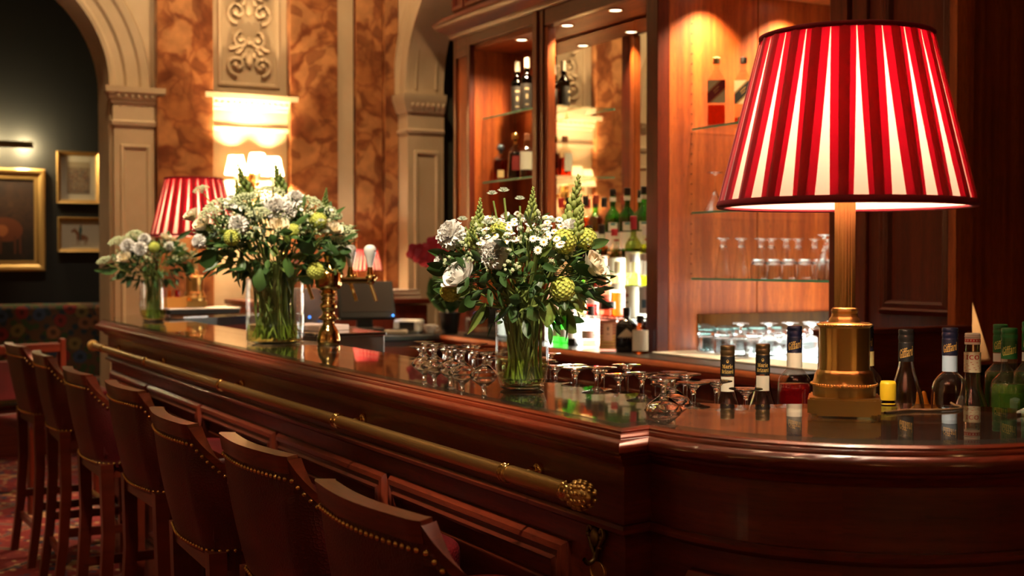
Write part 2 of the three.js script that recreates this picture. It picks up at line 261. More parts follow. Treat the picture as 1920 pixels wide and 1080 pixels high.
  const ribs = []; for (const z of [-0.05, -0.18]) { const pts = []; for (let i = 0; i <= 20; i++) { const a = PI - (PI - 1.35) * i / 20; pts.push([0.88 + 0.646 * Math.cos(a), yW(2.36) + 0.646 * Math.sin(a), z]); } ribs.push(tube(pts, 0.008, 6, 40)); }
  part('soffit_moulding', ribs, M.stone, wr);
}
{ // remaining walls that close the place
  const w = (name, label, m, sx, sy, sz, at) => { const o = structure(name, label, 'wall', [at[0], FL, at[2]]); part('plaster', box(sx, sy, sz, 0, sy / 2, 0), m, o); return o; };
  const H = yW(CEIL);
  const pw = w('wall_picture', 'black painted wall of the room beyond the arch, hung with pictures', M.blackWall, 9.2, H, 0.1, [0.5, 0, 9.05]);
  w('wall_left', 'stone wall along the left of the bar room', M.stone, 0.1, H, 13, [-4.0, 0, 3.2]);
  w('wall_back', 'stone wall behind the visitor', M.stone, 9.2, H, 0.1, [0.5, 0, -3.2]);
  const rw = w('wall_far_right', 'dark panelled wall in the shadows to the right', M.mahogany, 0.1, H, 13, [4.9, 0, 3.2]);
  for (const [y, h] of [[1.62, 0.05], [2.36, 0.06], [1.0, 0.03]]) part('wall_rail', wood(box(0.03, h, 9, -0.065, y, 0), 'z'), M.mahogany, rw);
  for (let u = -1.5; u < 5; u += 1.1) part('wall_stile', wood(box(0.02, H, 0.12, -0.06, H / 2, u), 'y'), M.mahogany, rw);
  w('wall_passage', 'dark green wall seen through the second arch', M.greenWall, 1.6, H, 0.1, [4.06, 0, 7.0]);
  // the black wall's own return, seen right of the arch opening
}

// =====================================================================
// THE BAR
// =====================================================================
const arc = (cv, cu, r, a0, a1, n) => Array.from({ length: n + 1 }, (_, i) => { const a = a0 + (a1 - a0) * i / n; return [cv + r * Math.cos(a), cu + r * Math.sin(a)]; });
const VE = 1.085, BC = [1.565, 1.66], FC = [1.565, 5.78], RB = 0.42;
// customer edge of the glass from the far return to the near return
const edge = [[1.92, FC[1] + RB], ...arc(FC[0], FC[1], RB, PI / 2, PI, 24), [VE, FC[1] - 0.015], [VE, BC[1] - 0.012], ...arc(BC[0], BC[1], RB, PI, 1.5 * PI, 36), [2.7, BC[1] - RB]];
const inner = [[2.7, 1.46], [1.80, 1.48], [1.75, 1.56], [1.68, 1.65], [1.5, 1.735], [1.41, 1.765], [1.366, 1.83], [1.366, 5.72], [1.45, 5.79], [1.62, 5.86], [1.8, 5.98], [1.92, 6.0]];
function offset(path, d, side = 1) { const n = path.length, out = []; for (let i = 0; i < n; i++) { const a = path[Math.max(0, i - 1)], b = path[i], c = path[Math.min(n - 1, i + 1)]; const u = (p, q) => { const l = Math.hypot(q[0] - p[0], q[1] - p[1]) || 1; return [(q[0] - p[0]) / l, (q[1] - p[1]) / l]; }; const d0 = i ? u(a, b) : u(b, c), d1 = i < n - 1 ? u(b, c) : d0, n0 = [d0[1] * side, -d0[0] * side], n1 = [d1[1] * side, -d1[0] * side], k = Math.max(0.3, 1 + n0[0] * n1[0] + n0[1] * n1[1]); out.push([b[0] + (n0[0] + n1[0]) / k * d, b[1] + (n0[1] + n1[1]) / k * d]); } return out; }
const TOP = 1.10;
const bar_ = thing('bar_counter', 'long curved mahogany bar with glass top and moulded edge', 'bar counter', [0, FL, 0]);
{
  const y = h => h - FL;
  const poly = d => [...offset(edge, -d), ...inner];
  part('frieze', wood(slab(poly(0.022), y(0.92), y(1.05)), 'z'), M.mahogany, bar_);
  part('base', wood(slab(poly(0.034), 0.0, y(0.92)), 'z'), M.mahogany, bar_);
  part('top_board', grain(slab(poly(-0.002), y(1.05), y(1.0915)), 'z'), M.granite, bar_);
  // edge moulding under the glass: fillet, ogee, big roll, cove
  const pr = [[-0.012, 1.092], [0.002, 1.0915], [0.006, 1.089], [0.006, 1.086], [0.010, 1.0845], [0.0125, 1.081], [0.0125, 1.0785], [0.018, 1.077], [0.024, 1.073], [0.027, 1.067], [0.0265, 1.061], [0.023, 1.056], [0.016, 1.053], [0.012, 1.052], [0.010, 1.048], [0.002, 1.046], [-0.004, 1.041], [-0.008, 1.034], [-0.014, 1.030], [-0.03, 1.028]].map(p => [p[0], y(p[1])]);
  part('edge_moulding', sweep(pr, edge, { crease: 0.7 }), M.nosing, bar_);
  part('bead_moulding', sweep([[-0.03, 0.936], [-0.016, 0.935], [-0.011, 0.93], [-0.012, 0.923], [-0.022, 0.919], [-0.036, 0.91]].map(p => [p[0], y(p[1])]), edge, { crease: 0.7 }), M.mahogany, bar_);
  part('plinth', wood(sweep([[-0.04, 0.14], [-0.012, 0.13], [-0.005, 0.11], [-0.005, 0.0]], edge), 'z'), M.mahogany, bar_);
  // glass: far bow, long piece, near bow with the joint between them
  const es = offset(edge, 0.0), iN = es.findIndex(p => Math.abs(p[1] - (BC[1] - 0.012)) < 1e-6 && p[0] < 1.1), iF = es.findIndex(p => Math.abs(p[1] - (FC[1] - 0.015)) < 1e-6 && p[0] < 1.1);
  const g0 = 1.0925, g1 = 1.1;
  const nearEdge = [[1.147, 1.668], ...es.slice(iN + 1)];
  const gl = (pts) => part('glass_top', slab(pts, y(g0), y(g1)), M.plate, bar_);
  gl([[VE, 1.652], [1.146, 1.672], [1.30, 1.835], [1.364, 1.90], [1.364, 5.70], [1.15, 5.768], [VE, 5.763]]);
  gl([...nearEdge, [2.7, 1.46], [1.80, 1.48], [1.75, 1.56], [1.68, 1.65], [1.5, 1.735], [1.41, 1.765], [1.366, 1.83], [1.366, 1.898], [1.303, 1.833]]);
  gl([[1.92, 6.0], [1.92, FC[1] + RB], ...arc(FC[0], FC[1], RB, PI / 2, PI, 24), [1.15, 5.772], [1.366, 5.704], [1.366, 5.72], [1.45, 5.79], [1.62, 5.86], [1.8, 5.98]]);
  // raised panels along the straight front (they face -v)
  for (let k = 0; k < 6; k++) {
    const u0 = 1.884 + k * 0.79, u1 = Math.min(u0 + 0.708, 5.68); if (u1 - u0 < 0.2) continue;
    const h = new THREE.Group(); h.name = 'panel'; bar_.add(h); h.position.set(VE + 0.034, 0, -(u0 + u1) / 2); h.rotation.y = -PI / 2;
    const w = (u1 - u0) / 2, a = y(0.3), b = y(0.846);
    part('panel_moulding', upright(sweep([[-0.03, 0], [-0.03, 0.006], [-0.022, 0.016], [-0.012, 0.018], [-0.008, 0.012], [0.0, 0.014], [0.006, 0.02], [0.012, 0.018], [0.016, 0.008], [0.016, 0]], [[-w, a], [-w, b], [w, b], [w, a]], { closed: true })), M.mahogany, h);
    part('panel_field', wood(rbox(2 * w - 0.09, b - a - 0.09, 0.014, 0, (a + b) / 2, 0.005, 0.006, 1), 'x'), M.mahogany, h);
  }
  // lower panels on the near bow
  for (let k = 0; k < 3; k++) { const a0 = PI + 0.16 + k * 0.5, a1 = a0 + 0.4, R = RB - 0.034, P = arc(BC[0], BC[1], R, a0, a1, 10);
    for (const yy of [0.866, 0.3]) part('panel_moulding', sweep([[0, yy - 0.012], [0.014, yy - 0.01], [0.018, yy], [0.012, yy + 0.008], [0, yy + 0.012]].map(p => [p[0], y(p[1])]), P), M.mahogany, bar_); }
}
// --- hand rail
{
  const RV = 1.042, RY = 0.985, r = 0.0132;
  const rail = thing('brass_hand_rail', 'long knurled brass hand rail with acorn finials along the bar front', 'rail', [RV, RY, 3.5]);
  const z = u => -(u - 3.5), stops = [1.94, 2.76, 3.72, 4.7, 5.5];
  const tubeSeg = (u0, u1, q, ring) => { const pts = [], n = ring ? Math.max(2, Math.round((u1 - u0) / 0.0045)) : 2; for (let i = 0; i <= n; i++) pts.push([q + (ring && i % 2 ? 0.0006 : 0), i / n * (u1 - u0)]); return lathe(pts, 20).rotateX(-PI / 2).translate(0, 0, z(u0)); };
  part('rail_tube', tubeSeg(1.745, 1.94, 0.0148, false), M.brassOld, rail); part('rail_tube', tubeSeg(5.5, 5.69, 0.0148, false), M.brassOld, rail);
  for (let i = 0; i < stops.length - 1; i++) part('rail_tube', tubeSeg(stops[i] + 0.004, stops[i + 1] - 0.004, r, true), M.brassOld, rail);
  for (const u of stops) {
    part('collar', lathe(smooth([[0.0134, -0.012], [0.0172, -0.01], [0.018, -0.005], [0.0158, 0], [0.018, 0.005], [0.0172, 0.01], [0.0134, 0.012]], 24), 24).rotateX(-PI / 2).translate(0, 0, z(u)), M.brassShiny, rail);
    const b = new THREE.Group(); b.name = 'bracket'; rail.add(b); b.position.set(0, 0, z(u));
    part('arm', lathe(smooth([[0.0045, 0.011], [0.006, 0.018], [0.0036, 0.024], [0.004, 0.036], [0.0065, 0.042], [0.0075, 0.05], [0.005, 0.056]], 30), 16).rotateZ(-PI / 2), M.brassShiny, b);
    part('rosette', lathe(smooth([[0.004, 0.054], [0.0115, 0.056], [0.0135, 0.059], [0.0135, 0.065]], 14), 24).rotateZ(-PI / 2), M.brassShiny, b);
  }
  // acorn finial with rows of scales
  for (const [u, s] of [[1.745, 1], [5.69, -1]]) {
    const f = new THREE.Group(); f.name = 'finial'; rail.add(f); f.position.set(0, 0, z(u)); f.rotation.x = s > 0 ? PI / 2 : -PI / 2; f.scale.setScalar(0.9);
    part('finial_neck', lathe(smooth([[0.0145, -0.004], [0.0195, 0.002], [0.0195, 0.009], [0.014, 0.014], [0.0115, 0.02], [0.016, 0.025], [0.0125, 0.03]], 30), 24), M.brassShiny, f);
    const g = [lathe(smooth([[0.012, 0.03], [0.0225, 0.04], [0.0245, 0.052], [0.02, 0.068], [0.01, 0.08], [0.001, 0.085]], 24), 20)];
    for (let row = 0; row < 7; row++) { const n = 12 - (row > 3 ? (row - 3) * 2 : 0), yy = 0.036 + row * 0.0068, rr = [0.019, 0.0238, 0.0252, 0.0245, 0.022, 0.0175, 0.012][row]; for (let i = 0; i < n; i++) { const a = 2 * PI * (i + (row % 2) / 2) / n; g.push(new THREE.SphereGeometry(0.006, 6, 5).scale(0.8, 1.3, 0.5).translate(0, 0, rr).rotateY(a).translate(0, yy, 0)); } }
    part('finial_acorn', g, M.brassOld, f);
  }
  const hook = thing('bag_hook', 'dark ornate cast metal bag hook on the bar front below the rail', 'hook', [VE + 0.034, 0.892, 1.765], -PI / 2);
  const hg = []; for (const s of [-1, 1]) { hg.push(tube([[0, -0.03, 0.006], [s * 0.008, -0.012, 0.008], [s * 0.018, 0.004, 0.008], [s * 0.024, 0.016, 0.007], [s * 0.018, 0.024, 0.006], [s * 0.011, 0.018, 0.006]], 0.0045, 6)); hg.push(ball(0.006, s * 0.02, 0.01, 0.008, 8)); hg.push(ball(0.005, s * 0.012, -0.008, 0.008, 8)); }
  part('scroll_plate', hg, M.bronze, hook); part('boss', new THREE.SphereGeometry(0.011, 12, 8).scale(1, 1.5, 0.8).translate(0, 0.008, 0.008), M.bronze, hook);
  part('hook_arm', tube([[0, -0.018, 0.006], [0, -0.03, 0.012], [0, -0.034, 0.022], [0, -0.026, 0.03]], 0.004, 8), M.bronze, hook);
  const pl = thing('brass_plate', 'plain oval brass plate fixed below the bag hook', 'plate', [VE + 0.034, 0.843, 1.765], -PI / 2);
  part('plate', cyl(1, 1, 0.004, 0, 0, 0, 40).rotateX(PI / 2).scale(0.021, 0.017, 1).translate(0, 0, 0.002), M.brass, pl);
  part('rim', new THREE.TorusGeometry(1, 0.07, 8, 40).scale(0.021, 0.017, 0.02).translate(0, 0, 0.0045), M.brassOld, pl);
}
// --- work counter behind the bar ledge
const WC = 0.94;
{
  const wc = thing('work_counter', 'low dark work counter behind the bar ledge', 'counter', [1.6, FL, 3]);
  const poly = [[1.372, 5.6], [1.372, 1.835], [1.415, 1.772], [1.505, 1.742], [1.69, 1.657], [1.76, 1.565], [1.81, 1.488], [2.7, 1.468], [2.7, 2.2], [1.95, 2.26], [1.72, 2.4], [1.72, 5.6]].map(([a, b]) => [a - 1.6, b - 3]);
  part('counter_body', slab(poly, 0, WC - 0.03 - FL), M.black, wc);
  part('counter_top', slab(poly, WC - 0.029 - FL, WC - FL), M.granite, wc);
}

// =====================================================================
// TABLE LAMPS
// =====================================================================
function lamp(label, at, turn, power, scale = 1, group) {
  const o = thing('table_lamp', label, 'lamp', at, turn, group); o.scale.setScalar(scale);
  const ch = (w, c) => [[-w, -w + c], [-w, w - c], [-w + c, w - c], [-w + c, w], [w - c, w], [w - c, w - c], [w, w - c], [w, -w + c], [w - c, -w + c], [w - c, -w], [-w + c, -w], [-w + c, -w + c]];
  part('base_plate', [slab(ch(0.057, 0.008), 0.006, 0.028), slab(ch(0.054, 0.008), 0.028, 0.0305), slab(ch(0.052, 0.01), 0.002, 0.006)], M.brass, o);
  for (const [a, b] of [[-1, -1], [-1, 1], [1, -1], [1, 1]]) part('foot', cyl(0.006, 0.005, 0.004, a * 0.045, 0.002, b * 0.045, 12), M.brassOld, o);
  part('base_drum', toCreasedNormals(lathe([[0.05, 0.03], [0.05, 0.042], [0.0505, 0.046], [0.053, 0.05], [0.05, 0.054], [0.0485, 0.058], [0.0475, 0.064], [0.045, 0.07], [0.0415, 0.0735], [0.0405, 0.079], [0.0405, 0.142], [0.0425, 0.145], [0.0425, 0.148], [0.04, 0.15], [0.026, 0.151], [0.0245, 0.156], [0.0215, 0.16], [0.0205, 0.165], [0.022, 0.169], [0.0205, 0.173], [0.018, 0.175]], 56), 0.45), M.brass, o);
  const beads = []; for (const [R, y, n] of [[0.0525, 0.05, 64], [0.0425, 0.1465, 52]]) for (let i = 0; i < n; i++) { const a = 2 * PI * i / n; beads.push(new THREE.SphereGeometry(0.0022, 6, 4).translate(R * Math.cos(a), y, R * Math.sin(a))); }
  part('bead_ring', beads, M.brass, o, 'stuff');
  { const P = []; for (let i = 0; i < 80; i++) { const a = 2 * PI * i / 80, q = 0.0168 - 0.0011 * (0.5 + 0.5 * Math.cos(a * 20)); P.push([q * Math.cos(a), q * Math.sin(a)]); } part('fluted_column', slab(P, 0.173, 0.43), M.brassOld, o); }
  part('bulb_holder', [cyl(0.012, 0.014, 0.03, 0, 0.445, 0, 16)], M.brass, o);
  const bulb = part('light_bulb', ball(0.026, 0, 0.49, 0, 20), M.bulb, o);
  const carrier = []; for (let i = 0; i < 3; i++) { const a = 2 * PI * i / 3; carrier.push(bar([0, 0.57, 0], [0.13 * Math.cos(a), 0.6, 0.13 * Math.sin(a)], 0.0015, 6)); } carrier.push(bar([0.0, 0.46, 0.03], [0, 0.57, 0.03], 0.0012, 6)); part('shade_carrier', carrier, M.brassOld, o);
  const y0 = 0.341, y1 = 0.614, R0 = 0.2, R1 = 0.134;
  const sh = new THREE.Group(); sh.name = 'lamp_shade'; o.add(sh);
  part('lining', lathe([[R0 - 0.003, y0], [R1 - 0.003, y1]], 96), M.liner, sh);
  const N = 22, pitch = 2 * PI / N;
  const patch = (a0w, a1w, dr, bulge) => { const pos = [], idx = [], nu = 8, nv = 6; for (let j = 0; j <= nv; j++) { const t = j / nv, R = lerp(R0, R1, t) + dr, w = lerp(a0w, a1w, t), y = lerp(y0, y1, t); for (let i = 0; i <= nu; i++) { const s = i / nu - 0.5, a = s * w, b = R + bulge * Math.cos(s * PI) * (1 - t * 0.6); pos.push(b * Math.sin(a), y, b * Math.cos(a)); } } for (let j = 0; j < nv; j++) for (let i = 0; i < nu; i++) { const a = j * (nu + 1) + i; idx.push(a, a + 1, a + nu + 1, a + 1, a + nu + 2, a + nu + 1); } const g = new THREE.BufferGeometry(); g.setAttribute('position', new THREE.Float32BufferAttribute(pos, 3)); g.setIndex(idx); g.computeVertexNormals(); return g; };
  const gp = patch(pitch * 0.6, pitch * 0.985, 0, 0.004), gf = patch(pitch * 0.26, pitch * 0.42, 0.0025, 0.004);
  for (let i = 0; i < N; i++) { const p = part('pleat', gp, M.pleat, sh); p.rotation.y = i * pitch + 0.26; const f = part('pleat_fold', gf, M.pleat, sh); f.rotation.y = i * pitch + 0.26 + (i % 2 ? 0.012 : -0.01); }
  part('trim', lathe([[R0 - 0.005, y0 + 0.001], [R0 - 0.004, y0 - 0.004], [R0 + 0.006, y0 - 0.004], [R0 + 0.008, y0], [R0 + 0.006, y0 + 0.007], [R0 - 0.001, y0 + 0.008]], 96), M.shadeTrim, sh);
  part('trim', lathe([[R1 - 0.004, y1 - 0.004], [R1 + 0.005, y1 - 0.005], [R1 + 0.006, y1 + 0.002], [R1, y1 + 0.004], [R1 - 0.004, y1 + 0.002]], 96), M.shadeTrim, sh);
  glow(o, 0, 0.49, 0, SOFT, power, 1.2);
  return o;
}
{
  lamp('large brass table lamp with red pleated shade on the near end of the bar', [1.473, TOP, 1.579], faceCam(1.473, 1.579), 1.9);
  lamp('red pleated table lamp standing at the far end of the bar, half behind flowers', [1.584, 1.131, 6.12], faceCam(1.58, 6.12), 1.9);
  lamp('small red shaded lamp behind the beer taps by the till', [2.755, 1.143, 6.83], faceCam(2.7, 6.8), 0.45, 0.45);
  const c = thing('lamp_cord', 'brown cord lying on the bar top beside the large lamp', 'cord', [1.53, TOP + 0.0026, 1.545]);
  part('cord', tube([[0.0, 0, 0.0], [0.06, 0.0, -0.008], [0.1, 0.0, 0.012], [0.14, 0.0, 0.02], [0.175, 0.0, 0.0], [0.19, 0.0, -0.03], [0.2, 0.001, -0.045]], 0.0024, 8, 60), std({ color: C(0.1, 0.055, 0.02), roughness: 0.5 }), c);
}

// =====================================================================
// BAR STOOLS
// =====================================================================
function makeStool(label, group) {
  const o = thing('bar_stool', label, 'bar stool', [0, FL, 0], PI / 2, group);     // local +z faces the bar, origin on the floor under the outer back
  const hw = 0.2125, yb = 0.6;
  // plan of the outer shell from one front end round the back to the other
  const plan = []; const R = 0.06, zf = 0.2;
  for (let i = 0; i <= 10; i++) plan.push([hw + 0.0, zf - (zf - R - 0.0) * i / 10]);
  for (let i = 1; i <= 8; i++) { const a = i / 8 * PI / 2; plan.push([hw - R + R * Math.cos(a), R - R * Math.sin(a)]); }
  const nb = 12; for (let i = 1; i <= nb; i++) { const t = i / nb; const x = lerp(hw - R, -(hw - R), t); plan.push([x, -0.014 * Math.sin(PI * t)]); }
  const half = plan.length - 1; for (let i = 1; i <= 8; i++) { const a = PI / 2 + i / 8 * PI / 2; plan.push([-(hw - R) + R * Math.cos(a), R - R * Math.sin(a)]); }
  for (let i = 1; i <= 10; i++) plan.push([-hw, R + (zf - R) * i / 10]);
  const n = plan.length, topY = p => { const z = p[1]; return z < 0.012 ? 0.868 : lerp(0.868, 0.69, Math.pow(clamp((z - 0.012) / (zf - 0.012)), 0.62)); };
  const lean = y => -0.05 * ((y - yb) / 0.28) + 0.03, taper = y => lerp(0.9, 1, clamp((y - yb) / 0.27));
  const nrm = plan.map((p, i) => { const a = plan[Math.max(0, i - 1)], b = plan[Math.min(n - 1, i + 1)], l = Math.hypot(b[0] - a[0], b[1] - a[1]); return [-(b[1] - a[1]) / l * -1, (b[0] - a[0]) / l * -1]; }).map(q => [q[0], q[1]]);
  const outw = nrm.map((q, i) => { const c = plan[i]; const s = (c[0] * q[0] + (c[1] - 0.15) * q[1]) > 0 ? 1 : -1; return [q[0] * s, q[1] * s]; });
  const at = (i, y, off) => [(plan[i][0] + outw[i][0] * off) * taper(y), y, plan[i][1] + outw[i][1] * off + lean(y)];
  const shell = (off, y0f, y1f, bulge) => { const pos = [], uv = [], idx = [], m = 8; let L = 0; for (let i = 0; i < n; i++) { if (i) L += Math.hypot(plan[i][0] - plan[i - 1][0], plan[i][1] - plan[i - 1][1]); const a = y0f(i), b = y1f(i); for (let j = 0; j <= m; j++) { const t = j / m, y = lerp(a, b, t); pos.push(...at(i, y, off + bulge * Math.sin(PI * t))); uv.push(L, y); } } for (let i = 0; i < n - 1; i++) for (let j = 0; j < m; j++) { const a = i * (m + 1) + j; idx.push(a, a + 1, a + m + 1, a + 1, a + m + 2, a + m + 1); } const g = new THREE.BufferGeometry(); g.setAttribute('position', new THREE.Float32BufferAttribute(pos, 3)); g.setAttribute('uv', new THREE.Float32BufferAttribute(uv, 2)); g.setIndex(idx); g.computeVertexNormals(); return g; };
  part('backrest', [shell(0.002, () => yb, i => topY(plan[i]), 0.007), shell(-0.03, () => yb, i => topY(plan[i]), -0.012)], M.leather, o);
  // wooden frame following the top edge
  const frame = (i0, i1, wO, wI, up, dn) => { const pos = [], idx = []; for (let i = i0; i <= i1; i++) { const y = topY(plan[i]); for (const [f, d] of [[wO, -dn], [wO, up], [wI, up], [wI, -dn]]) pos.push(...at(i, y + d, f)); } const k = i1 - i0; for (let i = 0; i < k; i++) for (let j = 0; j < 4; j++) { const a = i * 4 + j, b = i * 4 + (j + 1) % 4; idx.push(a, b, a + 4, b, b + 4, a + 4); } idx.push(0, 2, 1, 0, 3, 2, k * 4, k * 4 + 1, k * 4 + 2, k * 4, k * 4 + 2, k * 4 + 3); const g = new THREE.BufferGeometry(); g.setAttribute('position', new THREE.Float32BufferAttribute(pos, 3)); g.setIndex(idx); const q = g.toNonIndexed(); q.computeVertexNormals(); q.setAttribute('uv', new THREE.Float32BufferAttribute(new Float32Array(q.attributes.position.count * 2), 2)); return toCreasedNormals(q, 0.5); };
  const iA = 15, iB = n - 16;
  part('top_rail', wood(frame(iA, iB, 0.006, -0.026, 0.015, 0.016), 'x'), M.stoolWood, o);
  part('side_rail', wood(frame(0, iA, 0.004, -0.035, 0.008, 0.012), 'z'), M.stoolWood, o);
  part('side_rail', wood(frame(iB, n - 1, 0.004, -0.035, 0.008, 0.012), 'z'), M.stoolWood, o);
  // brass nails
  const nails = [], nail = p => nails.push(new THREE.IcosahedronGeometry(0.0045, 1).translate(...p));
  const line = fn => { let acc = 0; for (let i = 0; i < n - 1; i++) { const a = V3(...fn(i)), b = V3(...fn(i + 1)), l = a.distanceTo(b); let s = acc; while (s < l) { nail(a.clone().lerp(b, s / l).toArray()); s += 0.016; } acc = s - l; } };
  line(i => at(i, topY(plan[i]) - (i >= iA && i <= iB ? 0.026 : 0.02), 0.005)); line(i => at(i, yb + 0.012, 0.0055));
  part('nailhead_trim', nails, M.brassShiny, o, 'stuff');
  // seat
  const sp = new THREE.Shape(); sp.moveTo(-0.18, 0.05); sp.lineTo(0.18, 0.05); sp.lineTo(0.205, 0.26); sp.quadraticCurveTo(0.2, 0.33, 0.12, 0.335); sp.lineTo(-0.12, 0.335); sp.quadraticCurveTo(-0.2, 0.33, -0.205, 0.26); sp.closePath();
  part('seat', new THREE.ExtrudeGeometry(sp, { depth: 0.03, bevelEnabled: true, bevelSize: 0.012, bevelThickness: 0.018, bevelSegments: 4, curveSegments: 8 }).rotateX(PI / 2).translate(0, 0.675, 0), M.leather, o);
  const apron = []; for (const s of [-1, 1]) apron.push(box(0.022, 0.05, 0.255, s * 0.172, 0.592, 0.182)); apron.push(box(0.34, 0.05, 0.022, 0, 0.592, 0.31), box(0.37, 0.045, 0.024, 0, 0.588, 0.045)); part('seat_frame', wood(apron, 'x'), M.stoolWood, o);
  const leg = (pts, w0, w1) => { const pos = [], idx = [], uv = []; pts.forEach((p, i) => { const w = lerp(w0, w1, i / (pts.length - 1)) / 2; for (const [a, b] of [[-w, -w], [w, -w], [w, w], [-w, w]]) { pos.push(p[0] + a, p[1], p[2] + b); uv.push(p[1], a); } }); for (let i = 0; i < pts.length - 1; i++) for (let j = 0; j < 4; j++) { const a = i * 4 + j, b = i * 4 + (j + 1) % 4; idx.push(a, b, a + 4, b, b + 4, a + 4); } const e = (pts.length - 1) * 4; idx.push(0, 1, 2, 0, 2, 3, e, e + 2, e + 1, e, e + 3, e + 2); const g = new THREE.BufferGeometry(); g.setAttribute('position', new THREE.Float32BufferAttribute(pos, 3)); g.setAttribute('uv', new THREE.Float32BufferAttribute(uv, 2)); g.setIndex(idx); g.computeVertexNormals(); return toCreasedNormals(g, 0.6); };
  for (const s of [-1, 1]) { part('leg', leg([[s * 0.18, 0.61, 0.045], [s * 0.183, 0.4, 0.05], [s * 0.188, 0.2, 0.038], [s * 0.193, 0, 0.012]], 0.038, 0.03), M.stoolWood, o); part('leg', leg([[s * 0.172, 0.6, 0.31], [s * 0.172, 0.3, 0.31], [s * 0.172, 0, 0.31]], 0.038, 0.028), M.stoolWood, o);
    part('stretcher', wood(box(0.018, 0.03, 0.265, s * 0.179, 0.24, 0.172), 'z'), M.stoolWood, o); }
  part('stretcher', wood(box(0.36, 0.026, 0.018, 0, 0.15, 0.04), 'x'), M.stoolWood, o);
  part('foot_rest', wood(box(0.34, 0.03, 0.02, 0, 0.22, 0.31), 'x'), M.stoolWood, o);
  part('foot_plate', box(0.28, 0.003, 0.022, 0, 0.2365, 0.31), M.brassOld, o);
  return o;
}
{
  const ord = ['nearest bar stool, cut off by the bottom of the picture', 'second bar stool from the camera, oxblood leather back', 'third bar stool from the camera, leather back with nailheads', 'fourth of seven leather bar stools, middle of the row', 'fifth bar stool from the camera, leather back', 'sixth bar stool, next to the farthest one', 'farthest bar stool of the row, beside the carpet edge'];
  const spots = [[1.714, 0.70, 0.02], [2.328, 0.722, -0.03], [2.846, 0.692, 0.03], [3.595, 0.742, -0.02], [4.155, 0.712, 0.0], [5.0, 0.733, 0.03], [5.575, 0.714, -0.04]];
  let s0; spots.forEach(([u, v, t], i) => { if (!i) { s0 = makeStool(ord[0], 'leather bar stools along the bar'); s0.position.set(v, FL, -u); s0.rotation.y = PI / 2 + t; } else copy(s0, [v, FL, u], PI / 2 + t, ord[i]); });
}
// =====================================================================
// BACK BAR
// =====================================================================
const CF = 2.92, CU = 6.035, BY = 0.985;      // front plane of the cabinet, its far end, level of the back counter
{
  const ct = thing('back_counter', 'back counter with dark top and rounded mahogany edge under the cabinet', 'counter', [2.74, FL, 6.03]);
  const P = [[0, 0.0], [0.46, 0.0], [0.46, -1.855], [1.18, -1.855], [1.18, -2.845], [0, -2.845]];
  const inset = [[0.04, 0.0], [0.46, 0.0], [0.46, -1.855], [1.18, -1.855], [1.18, -2.845], [0.04, -2.845]];
  part('cabinet_base', wood(slab(inset, 0, BY - 0.04 - FL), 'y'), M.mahogany, ct);
  part('top', grain(slab(P, BY - 0.039 - FL, BY - FL), 'z'), M.granite, ct);
  part('edge_moulding', sweep([[-0.01, -0.002], [0.004, -0.004], [0.012, -0.012], [0.016, -0.022], [0.012, -0.034], [0.002, -0.04], [-0.004, -0.05], [-0.02, -0.055]].map(p => [p[0], BY - FL + p[1]]), [[0, 0], [0, -2.845]]), M.sapele, ct);
  for (let k = 0; k < 5; k++) { const d = part('cupboard_door', wood(rbox(0.02, 0.62, 0.5, 0.028, 0.42, 0.32 + k * 0.555, 0.005, 1), 'y'), M.mahogany, ct); part('door_knob', ball(0.012, 0.008, 0.62, 0.5 + k * 0.555, 12), M.brass, d); }
}
const cab = thing('back_bar_cabinet', 'tall mahogany back bar cabinet with cornice, mirror and open shelves', 'cabinet', [CF, BY, CU], -PI / 2);
const cx = u => CU - u, cyy = y => y - BY;
